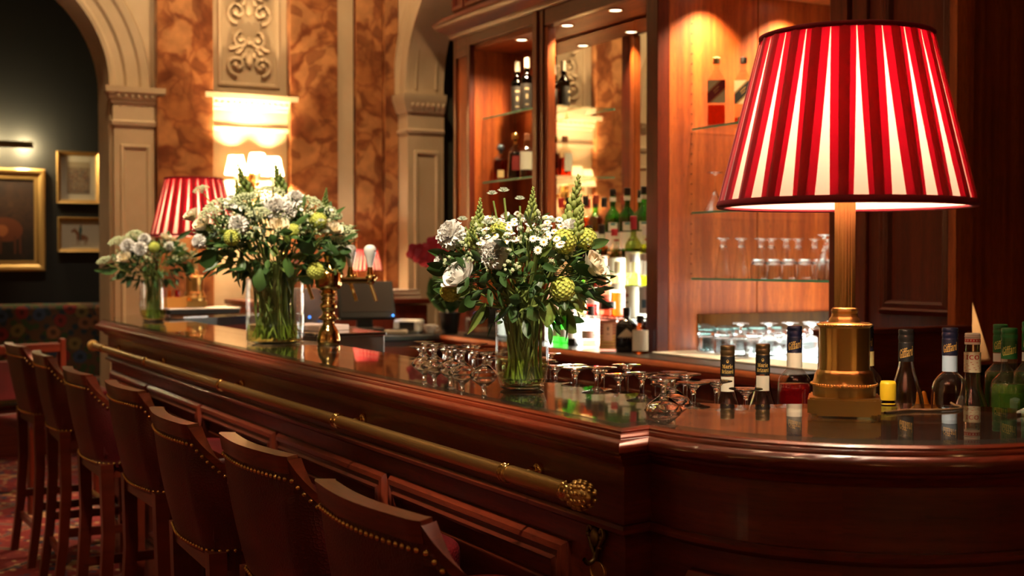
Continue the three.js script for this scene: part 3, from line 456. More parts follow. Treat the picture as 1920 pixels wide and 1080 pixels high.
{
  const S = M.sapele, D = M.mahogany, W = (name, x0, x1, y0, y1, z0, z1, along = 'y', m = S) => part(name, wood(rbox(x1 - x0, y1 - y0, z1 - z0, (x0 + x1) / 2, (y0 + y1) / 2, (z0 + z1) / 2, 0.003, 1), along), m, cab);
  const top = cyy(2.5);
  // end pilaster with sunk panel
  W('end_pilaster', 0, 0.165, 0, cyy(2.53), -0.34, -0.012);
  W('pilaster_frame', 0, 0.03, 0, cyy(2.53), -0.012, 0, 'y', D); W('pilaster_frame', 0.155, 0.187, 0, cyy(2.53), -0.03, 0, 'y', D); W('pilaster_frame', 0.03, 0.155, cyy(2.4), cyy(2.53), -0.012, 0, 'x', D); W('pilaster_frame', 0.03, 0.155, 0, 0.16, -0.012, 0, 'x', D);
  W('side_panel', 0.165, 0.187, 0, cyy(2.46), -0.34, -0.03);
  // posts
  W('post', 0.85, 0.945, 0, cyy(2.5), -0.03, 0.004, 'y', D); W('post_fillet', 0.862, 0.905, 0, cyy(2.5), 0.004, 0.014, 'y', D); W('post_bead', 0.945, 0.975, 0, cyy(2.42), -0.045, -0.004, 'y', S);
  W('post', 1.781, 1.858, 0, cyy(3.0), -0.05, 0.006, 'y', D); W('post_bead', 1.765, 1.781, 0, cyy(2.42), -0.05, -0.006, 'y', D);
  // backs and ceilings
  W('bay_ceiling', 0.187, 1.8, cyy(2.425), cyy(2.46), -0.30, -0.03, 'x');
  W('header', 0.187, 0.85, cyy(2.45), cyy(2.54), -0.05, 0.0, 'x', D); W('header', 0.945, 1.781, cyy(2.425), cyy(2.54), -0.04, -0.002, 'x', D);
  W('back_panel', 0.0, 1.8, 0, cyy(2.9), -0.34, -0.3, 'y', D);
  // mirror sheets with fine joints
  for (const [a, b] of [[0.5, 1.3], [1.304, 1.4], [1.404, 1.76]]) part('mirror', box(b - a, cyy(2.42) - 0.01, 0.006, (a + b) / 2, cyy(2.42) / 2, -0.262), M.mirror, cab);
  W('niche_back', 0.187, 0.49, 0, cyy(2.42), -0.3, -0.27);
  // right bay: deep, its long side panel faces the room
  for (const [z0, z1] of [[-0.494, -0.05], [-0.94, -0.498]]) W('side_panel', 1.84, 1.858, 0, cyy(2.75), z0, z1);
  W('bay_back', 1.858, 2.86, 0, cyy(2.75), -0.98, -0.94); W('bay_end', 2.842, 2.862, 0, cyy(3.0), -0.94, -0.06);
  W('bay_ceiling', 1.84, 2.85, cyy(2.44), cyy(2.47), -0.94, -0.03, 'x'); W('header', 1.858, 2.86, cyy(2.47), cyy(2.56), -0.04, 0, 'x', D);
  // right end panel with raised moulding
  W('end_panel', 2.842, 3.37, 0, cyy(3.0), -0.06, -0.01, 'y', D);
  W('end_stile', 2.842, 2.92, 0, cyy(3.0), -0.01, 0.012, 'y', D); W('end_stile', 2.935, 3.0, 0, cyy(3.0), -0.01, 0.004, 'y', D); W('end_stile', 3.345, 3.375, 0, cyy(3.0), -0.06, 0.012, 'y', S);
  const pm = upright(sweep([[-0.035, -0.01], [-0.03, 0.004], [-0.02, 0.012], [-0.012, 0.006], [0.0, 0.012], [0.008, 0.006], [0.012, -0.01]], [[3.09, cyy(1.22)], [3.09, cyy(2.7)], [3.325, cyy(2.7)], [3.325, cyy(1.22)]], { closed: true })); part('panel_moulding', pm, D, cab);
  // cornice and frieze above
  const pr = [[0, 2.5], [0.012, 2.502], [0.02, 2.515], [0.022, 2.525], [0.05, 2.54], [0.07, 2.552], [0.082, 2.57], [0.084, 2.585], [0.06, 2.6], [0.045, 2.615], [0.03, 2.62], [0, 2.625]].map(p => [p[0], cyy(p[1])]);
  part('cornice', sweep(pr, [[0, 0.3], [0, 0], [1.781, 0]], { side: 1 }), D, cab);
  W('upper_frieze', 0.0, 1.781, cyy(2.54), cyy(3.1), -0.3, -0.002, 'x', D);
  for (const [a, b] of [[0.02, 0.12], [0.17, 0.82], [0.97, 1.75]]) { part('frieze_moulding', upright(sweep([[-0.016, 0], [-0.012, 0.012], [0, 0.014], [0.01, 0.008], [0.014, 0]], [[a, cyy(2.66)], [a, cyy(2.95)], [b, cyy(2.95)], [b, cyy(2.66)]], { closed: true })), D, cab); }
  // downlights
  const dl = (x, y, z, power, tx, tz, ang = 0.85) => { const g = new THREE.Group(); g.name = 'downlight'; cab.add(g); g.position.set(x, cyy(y), z); part('trim_ring', new THREE.TorusGeometry(0.03, 0.004, 8, 28).rotateX(PI / 2), M.brassShiny, g); part('lamp_glass', cyl(0.027, 0.027, 0.004, 0, 0.002, 0, 28), M.downGlow, g); spot(g, 0, -0.006, 0, tx, -1.2, tz, WARM, power, ang, 0.7); };
  dl(cx(5.45), 2.423, -0.085, 6.5, -0.4, 0, 1.0); dl(cx(5.02), 2.423, -0.085, 4, 0, 0.02); dl(cx(4.62), 2.423, -0.085, 4, 0, 0.02);
  dl(cx(4.06), 2.438, -0.22, 11, -0.08, 0, 0.95); dl(cx(4.06), 2.438, -0.62, 11, -0.08, 0, 0.95);
  // shelf-pin holes in the side panel
  const pins = []; for (let k = 0; k < 26; k++) pins.push(cyl(0.003, 0.003, 0.002, 0, 0, 0, 6).rotateZ(PI / 2).translate(1.859, cyy(1.3) + k * 0.04, -0.16)); part('shelf_pins', pins, M.blackMatte, cab, 'stuff');
}
// glass shelves
function shelf(label, x0, x1, z0, z1, y) {
  const o = thing('glass_shelf', label, 'shelf', [CF, y, CU], -PI / 2, null); delete o.userData.group;
  part('pane', box(x1 - x0, 0.008, z1 - z0 - 0.004, (x0 + x1) / 2, -0.004, (z0 + z1) / 2 - 0.002), M.plate, o); part('polished_edge', box(x1 - x0, 0.008, 0.003, (x0 + x1) / 2, -0.004, z1 - 0.0015), M.plateEdge, o); return o;
}
shelf('upper glass shelf in the left bay of the cabinet', 0.19, 0.86, -0.25, -0.075, 2.083);
shelf('lower glass shelf in the left bay of the cabinet', 0.19, 0.86, -0.25, -0.075, 1.756);
shelf('top glass shelf in the right bay, carrying whisky bottles', 1.861, 2.84, -0.93, -0.16, 1.882);
shelf('middle glass shelf in the right bay, carrying martini glasses', 1.861, 2.84, -0.93, -0.16, 1.548);
shelf('lower glass shelf in the right bay, carrying flutes and tumblers', 1.861, 2.84, -0.93, -0.16, 1.284);
{ // light table in the foot of the right bay, mirror along its side
  const lt = thing('light_table', 'glowing white light table in the foot of the right bay', 'light table', [CF, BY, CU], -PI / 2);
  part('cloth', rbox(1.0, 0.006, 0.97, 2.35, 0.004, -0.46, 0.002, 1), M.white, lt);
  part('light_panel', box(0.94, 0.004, 0.74, 2.36, 0.0092, -0.54), M.ledGlow, lt);
  const L = new THREE.RectAreaLight(COOL, 4, 0.94 * K, 0.74 * K); L.name = 'light_table_light'; L.position.set(2.36, 0.016, -0.54); L.rotation.x = PI / 2; lt.add(L);
  part('side_mirror', box(0.004, 0.14, 0.72, 1.864, 0.082, -0.55), M.darkMirror, lt);
  const tiers = thing('lit_display_steps', 'stepped glowing display behind the bottles in the mirror bay', 'display', [CF, BY, CU], -PI / 2);
  const ys = [0, 0.125, 0.255, 0.385], zf = [0, 0.005, -0.07, -0.147, -0.25];
  for (let k = 1; k < 4; k++) {
    part('step_body', box(0.79, ys[k] - 0.001, zf[k] - zf[k + 1] - 0.004, 1.36, ys[k] / 2, (zf[k] + zf[k + 1]) / 2 - 0.002), M.black, tiers); part('step_light_panel', box(0.77, 0.115, 0.003, 1.36, ys[k] - 0.064, zf[k] + 0.0005), M.ledWarm, tiers);
    const R = new THREE.RectAreaLight(C(1, 0.97, 0.85), 10, 0.77 * K, 0.11 * K); R.name = 'step_light'; R.position.set(1.36, ys[k] - 0.064, zf[k] + 0.004); R.rotation.set(0, PI, 0); tiers.add(R);
  }
}

// =====================================================================
// BOTTLES
// =====================================================================
const tint = { crystal: phys({ color: C(0.99, 0.99, 0.98), transmission: 1, thickness: 0.01, roughness: 0, ior: 1.5 }) }; function glassOf(k) { const t = { clear: [0.93, 0.92, 0.88], green: [0.2, 0.72, 0.18], dark: [0.03, 0.025, 0.015], brown: [0.35, 0.12, 0.03], olive: [0.62, 0.66, 0.28], black: [0.01, 0.01, 0.01] }[k]; return tint[k] ??= phys({ color: C(...t), transmission: k === 'black' ? 0 : 1, thickness: 0, roughness: 0.01, ior: 1.7 }); }
const liq = {}; function liquidOf(c, t = 1) { const k = c.join() + t; return liq[k] ??= phys({ color: C(...c), transmission: t, thickness: 0, roughness: 0.0, ior: 1.33 }); }
const mats = {}; function flatMat(c, r = 0.5) { const k = c.join() + r; return mats[k] ??= std({ color: C(...c), roughness: r }); }
function printMat(key, w, h, draw) { return mats[key] ??= std({ map: canvas(w, h, draw), roughness: 0.55 }); }
const wrap = (r, y0, y1, len, start = -len / 2) => new THREE.CylinderGeometry(r, r, y1 - y0, 24, 1, true, start, len).translate(0, (y0 + y1) / 2, 0);
// spec: {h, r, prof, neck, glass, liquid, fill, cap:{h,r,m}, neckLabel, labels, square}
function makeBottle(name, label, category, at, s, group) {
  const o = thing(name, label, category, at, faceCam(at[0], at[2]), group);
  const { h, r } = s, nr = s.neck ?? r * 0.36, sh = s.shoulder ?? 0.58, se = s.neckStart ?? 0.74, sq = s.square;
  let prof = s.prof ? s.prof.map(([a, b]) => [a * r, b * h]) : [[0, 0.002], [r * 0.86, 0.0], [r, r * 0.12], [r, h * sh * 0.5], [r, h * sh], [r * 0.94, h * (sh + (se - sh) * 0.28)], [r * 0.62, h * (sh + (se - sh) * 0.72)], [nr * 1.08, h * se], [nr, h * (se + 0.05)], [nr, h * 0.97]];
  const curve = s.prof ? smooth(prof, 44) : [...prof.slice(0, 5), ...smooth(prof.slice(4), 22).slice(1)];
  const solid = s.glass === 'crystal', wall = 0.0022, inn = curve.filter(p => p[0] > wall * 1.5).map(p => [p[0] - wall, Math.max(p[1], 0.005)]).reverse();
  const g = lathe(solid ? [...curve, ...inn, [0, 0.005]] : curve, sq ? 4 : 28); if (sq) { g.rotateY(PI / 4); }
  part('glass_body', sq ? toCreasedNormals(g, 0.5) : g, s.glassMat ?? glassOf(s.glass ?? 'clear'), o);
  const rAt = y => { for (let i = 1; i < curve.length; i++) if (curve[i][1] >= y && curve[i][1] > curve[i - 1][1]) return lerp(curve[i - 1][0], curve[i][0], (y - curve[i - 1][1]) / (curve[i][1] - curve[i - 1][1])); return nr; };
  if (s.liquid) { const f = h * (s.fill ?? 0.55), lp = [[0, 0.006]]; for (let i = 0; i <= 14; i++) { const y = lerp(0.006, f, i / 14); lp.push([rAt(Math.max(y, r * 0.13)) - 0.003, y]); } lp.push([0, f]); const lg = lathe(lp, sq ? 4 : 24); if (sq) lg.rotateY(PI / 4); part('liquid', sq ? toCreasedNormals(lg, 0.5) : lg, liquidOf(s.liquid, s.cloud ?? 1), o); }
  const c = s.cap; if (c) {
    const cr = c.r ?? nr * 1.12, y0 = h - c.h, m = c.m ?? flatMat(c.color ?? [0.02, 0.02, 0.02], 0.35), k = c.thread ?? 0.42;
    if (c.knob) part('stopper', lathe(smooth([[cr * 0.6, y0], [cr * 0.7, y0 + c.h * 0.25], [cr * 1.3, y0 + c.h * 0.4], [cr * 1.35, y0 + c.h * 0.7], [cr * 0.9, h], [0, h + 0.001]], 20), 20), m, o);
    else { part('cap', lathe([[cr, y0], [cr, h - c.h * k]], 28), c.print ?? m, o);
      part('cap_top', lathe([[cr, h - c.h * k], [cr * 0.96, h - c.h * k + 0.001], [cr * 0.96, h - c.h * k * 0.8], [cr * 1.02, h - c.h * k * 0.74], [cr * 1.02, h - c.h * k * 0.52], [cr * 0.96, h - c.h * k * 0.46], [cr * 0.96, h - c.h * k * 0.36], [cr, h - c.h * k * 0.3], [cr, h - 0.002], [cr * 0.92, h], [0, h]], 28), c.topM ?? m, o); }
  }
  for (const l of s.labels ?? []) { const y0 = l.y0 * h, y1 = l.y1 * h, rr = (l.r ?? Math.max(rAt(y0), rAt(y1))) + 0.0006; if (sq) { part('label', new THREE.PlaneGeometry(rr * Math.SQRT2 * (l.w ?? 0.8), y1 - y0).translate(0, (y0 + y1) / 2, rr / Math.SQRT2 + 0.0006), l.m, o); } else part('label', wrap(rr, y0, y1, l.len ?? 2.6), l.m, o); }
  return o;
}
const script = (key, bg, fg, text, font = 'italic bold 44px serif', rep = 2, tilt = -0.12) => printMat(key, 512, 96, (g, w, h) => { g.fillStyle = bg; g.fillRect(0, 0, w, h); g.fillStyle = fg; g.font = font; g.textAlign = 'center'; g.textBaseline = 'middle'; for (let i = 0; i <= rep; i++) { g.save(); g.translate(w * i / rep, h * 0.52); g.rotate(tilt); g.fillText(text, 0, 0, w / rep * 0.62); g.restore(); } });
const navyPrint = script('capNavy', '#10132e', '#d8a84a', 'Giffard', 'italic bold 62px serif', 2), blackPrint = script('capBlack', '#0c0b0b', '#c79a4a', 'Giffard', 'italic bold 62px serif', 2), greenPrint = script('capGreen', '#0c5a24', '#d8c060', 'Giffard', 'italic bold 62px serif', 2);
const marie = printMat('capMarie', 512, 160, (g, w, h) => { g.fillStyle = '#0d0b09'; g.fillRect(0, 0, w, h); g.fillStyle = '#c8a250'; g.textAlign = 'center'; g.font = 'bold 44px serif'; for (let i = 0; i <= 2; i++) { const x = w * i / 2; g.beginPath(); g.arc(x, 40, 14, 0, 7); g.fill(); g.fillStyle = '#0d0b09'; g.beginPath(); g.arc(x, 36, 7, 0, 7); g.fill(); g.fillStyle = '#c8a250'; g.fillText('Marie', x, 98); g.fillText('Brizard', x, 140, 150); } });
const navy = flatMat([0.012, 0.016, 0.05], 0.3), capGreen = flatMat([0.01, 0.13, 0.03], 0.35), capBlack = flatMat([0.012, 0.011, 0.01], 0.3), bronzeCap = std({ color: C(0.16, 0.11, 0.05), metalness: 0.8, roughness: 0.35 });
const paper = (c) => flatMat(c, 0.7);
const gf = { neck: 0.0142, cap: { h: 0.054, r: 0.0152, m: navy, print: navyPrint } };
const roundShoulder = [[0, 0.004], [0.86, 0], [1, 0.04], [1, 0.3], [1, 0.5], [0.98, 0.575], [0.88, 0.625], [0.62, 0.665], [0.46, 0.69], [0.43, 0.72], [0.43, 0.97]];
const G1 = 'liqueur bottles behind the lamp';
function nearBottles() {
  const B = (n, l, v, u, s) => makeBottle(n, l, 'bottle', [v, WC, u], s, G1);
  const slim = { glass: 'crystal', h: 0.236, r: 0.036, neck: 0.0138, prof: [[0, 0.004], [0.9, 0], [1, 0.03], [1, 0.2], [0.86, 0.4], [0.52, 0.58], [0.41, 0.68], [0.385, 0.76], [0.385, 0.98]], cap: { h: 0.062, r: 0.0148, m: bronzeCap, print: marie, thread: 0.36 } };
  B('liqueur_bottle', 'slim clear bottle with black and gold cap, left of its twin', 1.653, 2.115, { ...slim, labels: [{ y0: 0.6, y1: 0.73, len: 1.6, m: paper([0.55, 0.5, 0.38]) }] });
  B('liqueur_bottle', 'slim clear bottle with black and gold cap, next to the red liqueur', 1.717, 2.08, { ...slim, h: 0.239, labels: [{ y0: 0.6, y1: 0.73, len: 1.6, m: paper([0.55, 0.5, 0.38]) }] });
  B('liqueur_bottle', 'round bottle of red liqueur with navy cap and cream neck label', 1.742, 2.011, { h: 0.279, r: 0.034, ...gf, prof: roundShoulder, liquid: [0.55, 0.008, 0.014], cloud: 0.8, fill: 0.58, labels: [{ y0: 0.7, y1: 0.805, len: 6.2, m: paper([0.85, 0.78, 0.6]) }] });
  B('liqueur_bottle', 'navy capped bottle mostly hidden behind the brass lamp column', 1.872, 2.05, { glass: 'crystal', h: 0.275, r: 0.034, ...gf, prof: roundShoulder, labels: [{ y0: 0.7, y1: 0.805, len: 6.2, m: paper([0.85, 0.8, 0.5]) }] });
  B('liqueur_bottle', 'clear bottle with navy cap and yellow neck label right of the lamp', 1.884, 1.957, { glass: 'crystal', h: 0.281, r: 0.036, ...gf, prof: roundShoulder, labels: [{ y0: 0.7, y1: 0.805, len: 6.2, m: paper([0.85, 0.72, 0.28]) }] });
  B('liqueur_bottle', 'cone shaped clear bottle with black cap', 1.875, 1.838, { h: 0.277, r: 0.0345, neck: 0.0138, prof: [[0, 0.004], [0.9, 0], [1, 0.03], [1, 0.3], [1, 0.46], [0.9, 0.54], [0.68, 0.63], [0.48, 0.71], [0.4, 0.77], [0.385, 0.8], [0.385, 0.98]], glass: 'crystal', cap: { h: 0.063, r: 0.0148, m: capBlack, print: blackPrint } });
  B('liqueur_bottle', 'round clear bottle with navy cap and pale blue neck label', 1.942, 1.789, { glass: 'crystal', h: 0.281, r: 0.0345, ...gf, prof: roundShoulder.map(([a, b]) => [a > 0.5 ? a : a * 0.9, b]), labels: [{ y0: 0.695, y1: 0.805, len: 6.2, m: paper([0.45, 0.6, 0.75]) }] });
  const fest = printMat('redwhite', 256, 128, (g, w, h) => { g.fillStyle = '#d8c9a6'; g.fillRect(0, 0, w, h); g.fillStyle = '#b02a26'; g.font = 'bold 40px sans-serif'; for (let i = 0; i < 3; i++) g.fillText('ICO', 8 + i * 86, 46); g.font = 'bold 16px sans-serif'; for (let k = 0; k < 36; k++) g.fillRect(6 + (k * 37) % 244, 58 + (k * 23) % 64, 10, 3); });
  const rwCap = printMat('rwcap', 256, 32, (g, w, h) => { g.fillStyle = '#e6ded2'; g.fillRect(0, 0, w, h); g.fillStyle = '#b3221f'; g.fillRect(0, 0, w, 18); g.fillStyle = '#e6ded2'; for (let k = 0; k < 16; k++) g.fillRect(k * 16 + 3, 4, 7, 9); });
  B('syrup_bottle', 'bottle with red and white cap and printed neck label', 2.02, 1.803, { glass: 'crystal', h: 0.267, r: 0.034, neck: 0.0142, prof: [[0, 0.004], [0.9, 0], [1, 0.03], [1, 0.3], [0.9, 0.46], [0.55, 0.58], [0.45, 0.66], [0.43, 0.78], [0.4, 0.98]], cap: { h: 0.022, r: 0.0152, m: flatMat([0.7, 0.66, 0.6], 0.4), print: rwCap, thread: 0.5 }, labels: [{ y0: 0.71, y1: 0.86, r: 0.0158, len: 6.2, m: fest }] });
  const gs = { h: 0.275, r: 0.0345, neck: 0.0142, prof: roundShoulder, liquid: [0.2, 0.42, 0.05], cloud: 0.86, fill: 0.63, cap: { h: 0.06, r: 0.0152, m: capGreen, print: greenPrint }, labels: [{ y0: 0.71, y1: 0.775, len: 2.4, m: paper([0.8, 0.8, 0.78]) }] };
  B('liqueur_bottle', 'green liqueur bottle with green cap and white neck label, behind its neighbours', 2.231, 1.916, gs);
  B('liqueur_bottle', 'clear ribbed bottle of green liqueur with green cap, front of its group', 2.044, 1.734, { ...gs, h: 0.28, r: 0.036, fill: 0.61, labels: [] });
  B('liqueur_bottle', 'green capped bottle cut off by the right edge of the picture', 2.236, 1.845, { ...gs, h: 0.283 });
  const jar = thing('bitters_bottle', 'small bitters bottle with bright yellow cap and label', 'bottle', [1.79, WC, 1.80], faceCam(1.79, 1.8));
  part('glass_body', lathe([[0, 0], [0.0145, 0], [0.0155, 0.004], [0.0155, 0.13], [0.013, 0.14], [0.011, 0.146]], 24), glassOf('brown'), jar);
  part('cap', lathe([[0.0148, 0.146], [0.0152, 0.15], [0.0152, 0.176], [0.013, 0.182], [0, 0.182]], 24), flatMat([0.8, 0.55, 0.02], 0.4), jar); part('label', wrap(0.0161, 0.1, 0.135, 6), paper([0.75, 0.6, 0.05]), jar);
  part('label_band', wrap(0.0163, 0.118, 0.13, 6), flatMat([0.7, 0.66, 0.62]), jar);
  const nz = thing('sauce_bottle', 'squeeze bottle with orange nozzle seen through the cone bottle', 'bottle', [2.02, WC, 1.93], 0);
  part('bottle_body', lathe(smooth([[0, 0], [0.024, 0.002], [0.026, 0.06], [0.024, 0.085], [0.02, 0.092]], 16), 20), flatMat([0.75, 0.55, 0.1], 0.4), nz); part('nozzle', lathe(smooth([[0.024, 0.09], [0.024, 0.104], [0.014, 0.11], [0.009, 0.12], [0.005, 0.136], [0.002, 0.14], [0, 0.14]], 20), 20), flatMat([0.75, 0.26, 0.01], 0.4), nz);
  const pad = thing('note_pad', 'white note pad lying by the green bottles', 'notepad', [2.0, WC, 1.62], 0.5); part('pages', rbox(0.11, 0.135, 0.07, 0, 0.0675, 0, 0.002, 1), paper([0.62, 0.62, 0.52]), pad); part('cover', box(0.07, 0.003, 0.05, 0.02, 0.137, 0), paper([0.55, 0.65, 0.7]), pad);
}
nearBottles();
{ // rows in front of the mirror
  const grp = 'spirits lined up in front of the mirror';
  const yv = [BY, BY + 0.125, BY + 0.255, BY + 0.385], vv = [2.862, 2.95, 3.025, 3.105];
  const put = (row, u, name, label, s) => makeBottle(name, label, 'bottle', [vv[row], yv[row], u], s, grp);
  const W1 = paper([0.82, 0.8, 0.72]);
  const print = (key, bg, marks) => printMat(key, 128, 128, (g, w, h) => { g.fillStyle = bg; g.fillRect(0, 0, w, h); for (const [c, x, y, a, b] of marks) { g.fillStyle = c; g.fillRect(x, y, a, b); } });
  const wine = { h: 0.285, r: 0.034, neck: 0.0125, shoulder: 0.56, neckStart: 0.72 };
  // counter row
  const split = { h: 0.17, r: 0.024, neck: 0.0105, shoulder: 0.42, neckStart: 0.72, glass: 'green', cap: { h: 0.045, r: 0.0125, m: flatMat([0.7, 0.68, 0.66]) }, labels: [{ y0: 0.2, y1: 0.42, len: 2.4, m: W1 }] };
  put(0, 4.805, 'wine_split', 'small green sparkling wine bottle beside the near vase', split); put(0, 4.733, 'wine_split', 'small dark sparkling wine bottle, second from the near vase', { ...split, glass: 'dark' });
  put(0, 4.864, 'wine_split', 'small green bottle partly hidden by the near vase', split);
  put(0, 4.586, 'gin_bottle', 'stout clear gin bottle with white band label and dark cap', { h: 0.178, r: 0.038, neck: 0.015, prof: [[0, 0.004], [0.9, 0], [1, 0.03], [1, 0.5], [0.96, 0.6], [0.75, 0.69], [0.45, 0.74], [0.4, 0.8], [0.4, 0.97]], cap: { h: 0.04, r: 0.0165, m: capBlack }, liquid: [0.95, 0.7, 0.5], fill: 0.2, labels: [{ y0: 0.22, y1: 0.42, len: 2.8, m: print('ginw', '#ddd8cc', [['#777', 74, 60, 30, 12]]) }] });
  const zig = printMat('pinkgin', 256, 256, (g, w, h) => { g.fillStyle = '#b5603a'; g.fillRect(0, 0, w, h); g.strokeStyle = '#3c2a18'; g.lineWidth = 7; for (let y = -20; y < 280; y += 26) { g.beginPath(); for (let x = 0; x <= 256; x += 16) g.lineTo(x, y + (x / 16 % 2 ? 12 : 0)); g.stroke(); } g.strokeStyle = '#d6b23c'; g.lineWidth = 5; for (let y = 120; y < 280; y += 26) { g.beginPath(); for (let x = 0; x <= 256; x += 16) g.lineTo(x, y + 12 + (x / 16 % 2 ? 12 : 0)); g.stroke(); } g.fillStyle = '#c98a62'; g.fillRect(60, 30, 136, 150); g.fillStyle = '#4a2c1c'; g.fillRect(116, 60, 24, 30); g.font = 'bold 24px serif'; g.textAlign = 'center'; g.fillText('GIN', 128, 130); });
  put(0, 4.453, 'gin_bottle', 'square pink gin bottle with zigzag label and dark flat stopper', { h: 0.2, r: 0.049, neck: 0.02, square: true, prof: [[0, 0.0], [1, 0.0], [1, 0.2], [1, 0.6], [0.98, 0.68], [0.6, 0.74], [0.5, 0.78], [0.5, 0.9]], glassMat: liquidOf([0.85, 0.5, 0.42]), cap: { h: 0.03, r: 0.03, m: capBlack, thread: 0.6 }, labels: [{ y0: 0.02, y1: 0.62, w: 0.96, m: zig }] });
  const diamond = printMat('diamond', 256, 256, (g, w, h) => { g.fillStyle = '#0a0909'; g.fillRect(0, 0, w, h); g.fillStyle = '#d9cfb8'; g.beginPath(); g.moveTo(8, 128); g.lineTo(128, 20); g.lineTo(248, 128); g.lineTo(128, 236); g.closePath(); g.fill(); g.fillStyle = '#2c2622'; g.font = 'bold 34px serif'; g.textAlign = 'center'; g.fillText("HENDRICK'S", 128, 140, 190); });
  put(0, 4.315, 'gin_bottle', 'squat black apothecary bottle with cream diamond label', { h: 0.18, r: 0.044, neck: 0.0125, glass: 'black', prof: [[0, 0.004], [0.92, 0], [1, 0.03], [1, 0.55], [0.96, 0.64], [0.6, 0.72], [0.32, 0.76], [0.29, 0.8], [0.29, 0.97]], cap: { h: 0.035, r: 0.0155, m: capBlack }, labels: [{ y0: 0.06, y1: 0.58, len: 2.1, m: diamond }] });
  put(0, 4.216, 'rum_bottle', 'dark bottle with cream label, cut off by the cabinet post', { h: 0.15, r: 0.034, neck: 0.013, glass: 'brown', cap: { h: 0.03, m: capBlack }, labels: [{ y0: 0.08, y1: 0.62, len: 2.2, m: W1 }] });
  // second row
  const tall = { h: 0.272, r: 0.034, neck: 0.013, shoulder: 0.6, neckStart: 0.74 };
  put(1, 4.4, 'vodka_bottle', 'tall clear bottle with broad white label before the wine bottle', { ...tall, cap: { h: 0.035, m: flatMat([0.7, 0.7, 0.68]) }, labels: [{ y0: 0.03, y1: 0.5, len: 2.6, m: print('whiteL', '#efe9d6', [['#a54a34', 16, 30, 20, 12], ['#7a6a50', 16, 60, 18, 8]]) }] });
  put(1, 4.516, 'brandy_bottle', 'clear bottle of amber brandy with cream capsule', { h: 0.24, r: 0.031, neck: 0.012, shoulder: 0.5, neckStart: 0.72, liquid: [0.85, 0.32, 0.08], fill: 0.46, cap: { h: 0.05, m: paper([0.75, 0.68, 0.5]) }, labels: [{ y0: 0.5, y1: 0.62, len: 2, m: W1 }] });
  put(1, 4.607, 'aperitif_bottle', 'rose brown bottle with round shoulders in the second row', { ...tall, h: 0.22, liquid: [0.8, 0.42, 0.32], fill: 0.62, cap: { h: 0.03, m: capBlack }, labels: [{ y0: 0.15, y1: 0.45, len: 2.2, m: print('rose', '#b9806a', [['#a03030', 40, 40, 50, 18]]) }] });
  put(1, 4.71, 'aperitif_bottle', 'bright red aperitif bottle in the second row', { ...tall, liquid: [0.9, 0.03, 0.02], fill: 0.66, cap: { h: 0.035, m: M.red }, labels: [{ y0: 0.2, y1: 0.48, len: 2.2, m: W1 }] });
  put(1, 4.807, 'liqueur_bottle', 'pale bottle behind the bouquet in the second row', { ...tall, cap: { h: 0.03, m: capBlack }, liquid: [0.9, 0.85, 0.5], fill: 0.6, labels: [{ y0: 0.2, y1: 0.5, len: 2.3, m: W1 }] });
  put(1, 4.318, 'vodka_bottle', 'slim pale bottle at the post end of the second row', { ...tall, r: 0.024, cap: { h: 0.03, m: flatMat([0.6, 0.62, 0.6]) }, labels: [{ y0: 0.1, y1: 0.5, len: 2.3, m: print('bluew', '#cfd6d8', [['#47708a', 40, 60, 40, 40]]) }] });
  // third row
  put(2, 4.508, 'wine_bottle', 'olive glass bottle with red capsule standing behind the white label', { ...wine, h: 0.3, r: 0.037, glass: 'olive', cap: { h: 0.055, m: flatMat([0.45, 0.03, 0.05], 0.4), thread: 0.15 }, labels: [{ y0: 0.2, y1: 0.5, len: 2.3, m: W1 }] });
  put(2, 4.656, 'liqueur_bottle', 'small bottle with red cap before the green vermouth', { ...tall, h: 0.25, cap: { h: 0.03, m: M.red }, liquid: [0.9, 0.6, 0.35], fill: 0.6, labels: [{ y0: 0.2, y1: 0.5, len: 2.3, m: W1 }] });
  put(2, 4.759, 'liqueur_bottle', 'amber bottle in the third row near the bouquet', { ...tall, h: 0.27, cap: { h: 0.04, m: capBlack }, liquid: [0.8, 0.35, 0.06], fill: 0.65, labels: [{ y0: 0.15, y1: 0.5, len: 2.3, m: W1 }] });
  put(2, 4.865, 'liqueur_bottle', 'green bottle in the third row behind the bouquet', { ...tall, h: 0.27, glass: 'green', cap: { h: 0.04, m: capBlack }, labels: [{ y0: 0.15, y1: 0.5, len: 2.3, m: W1 }] });
  put(2, 4.42, 'liqueur_bottle', 'yellow green bottle at the post end of the third row', { ...tall, h: 0.26, r: 0.026, cap: { h: 0.04, m: W1 }, liquid: [0.85, 0.85, 0.1], fill: 0.7, labels: [{ y0: 0.2, y1: 0.55, len: 2.3, m: W1 }] });
  // top row
  const ver = { ...wine, h: 0.3, r: 0.037, glass: 'green', cap: { h: 0.03, m: capBlack, thread: 0.3 }, labels: [{ y0: 0.12, y1: 0.36, len: 2.3, m: print('verm', '#f0ece0', [['#b02a2a', 70, 54, 40, 16]]) }, { y0: 0.38, y1: 0.5, len: 1.1, m: print('verm2', '#e6e8dc', [['#3a8a8a', 30, 8, 66, 30]]) }, { y0: 0.82, y1: 0.88, r: 0.0135, len: 6.2, m: W1 }] };
  put(3, 4.792, 'vermouth_bottle', 'green vermouth bottle, left one of the pair above the white labels', ver); put(3, 4.677, 'vermouth_bottle', 'green vermouth bottle, right one of the pair above the white labels', ver); put(3, 4.549, 'vermouth_bottle', 'green vermouth bottle cut off by the cabinet post', ver);
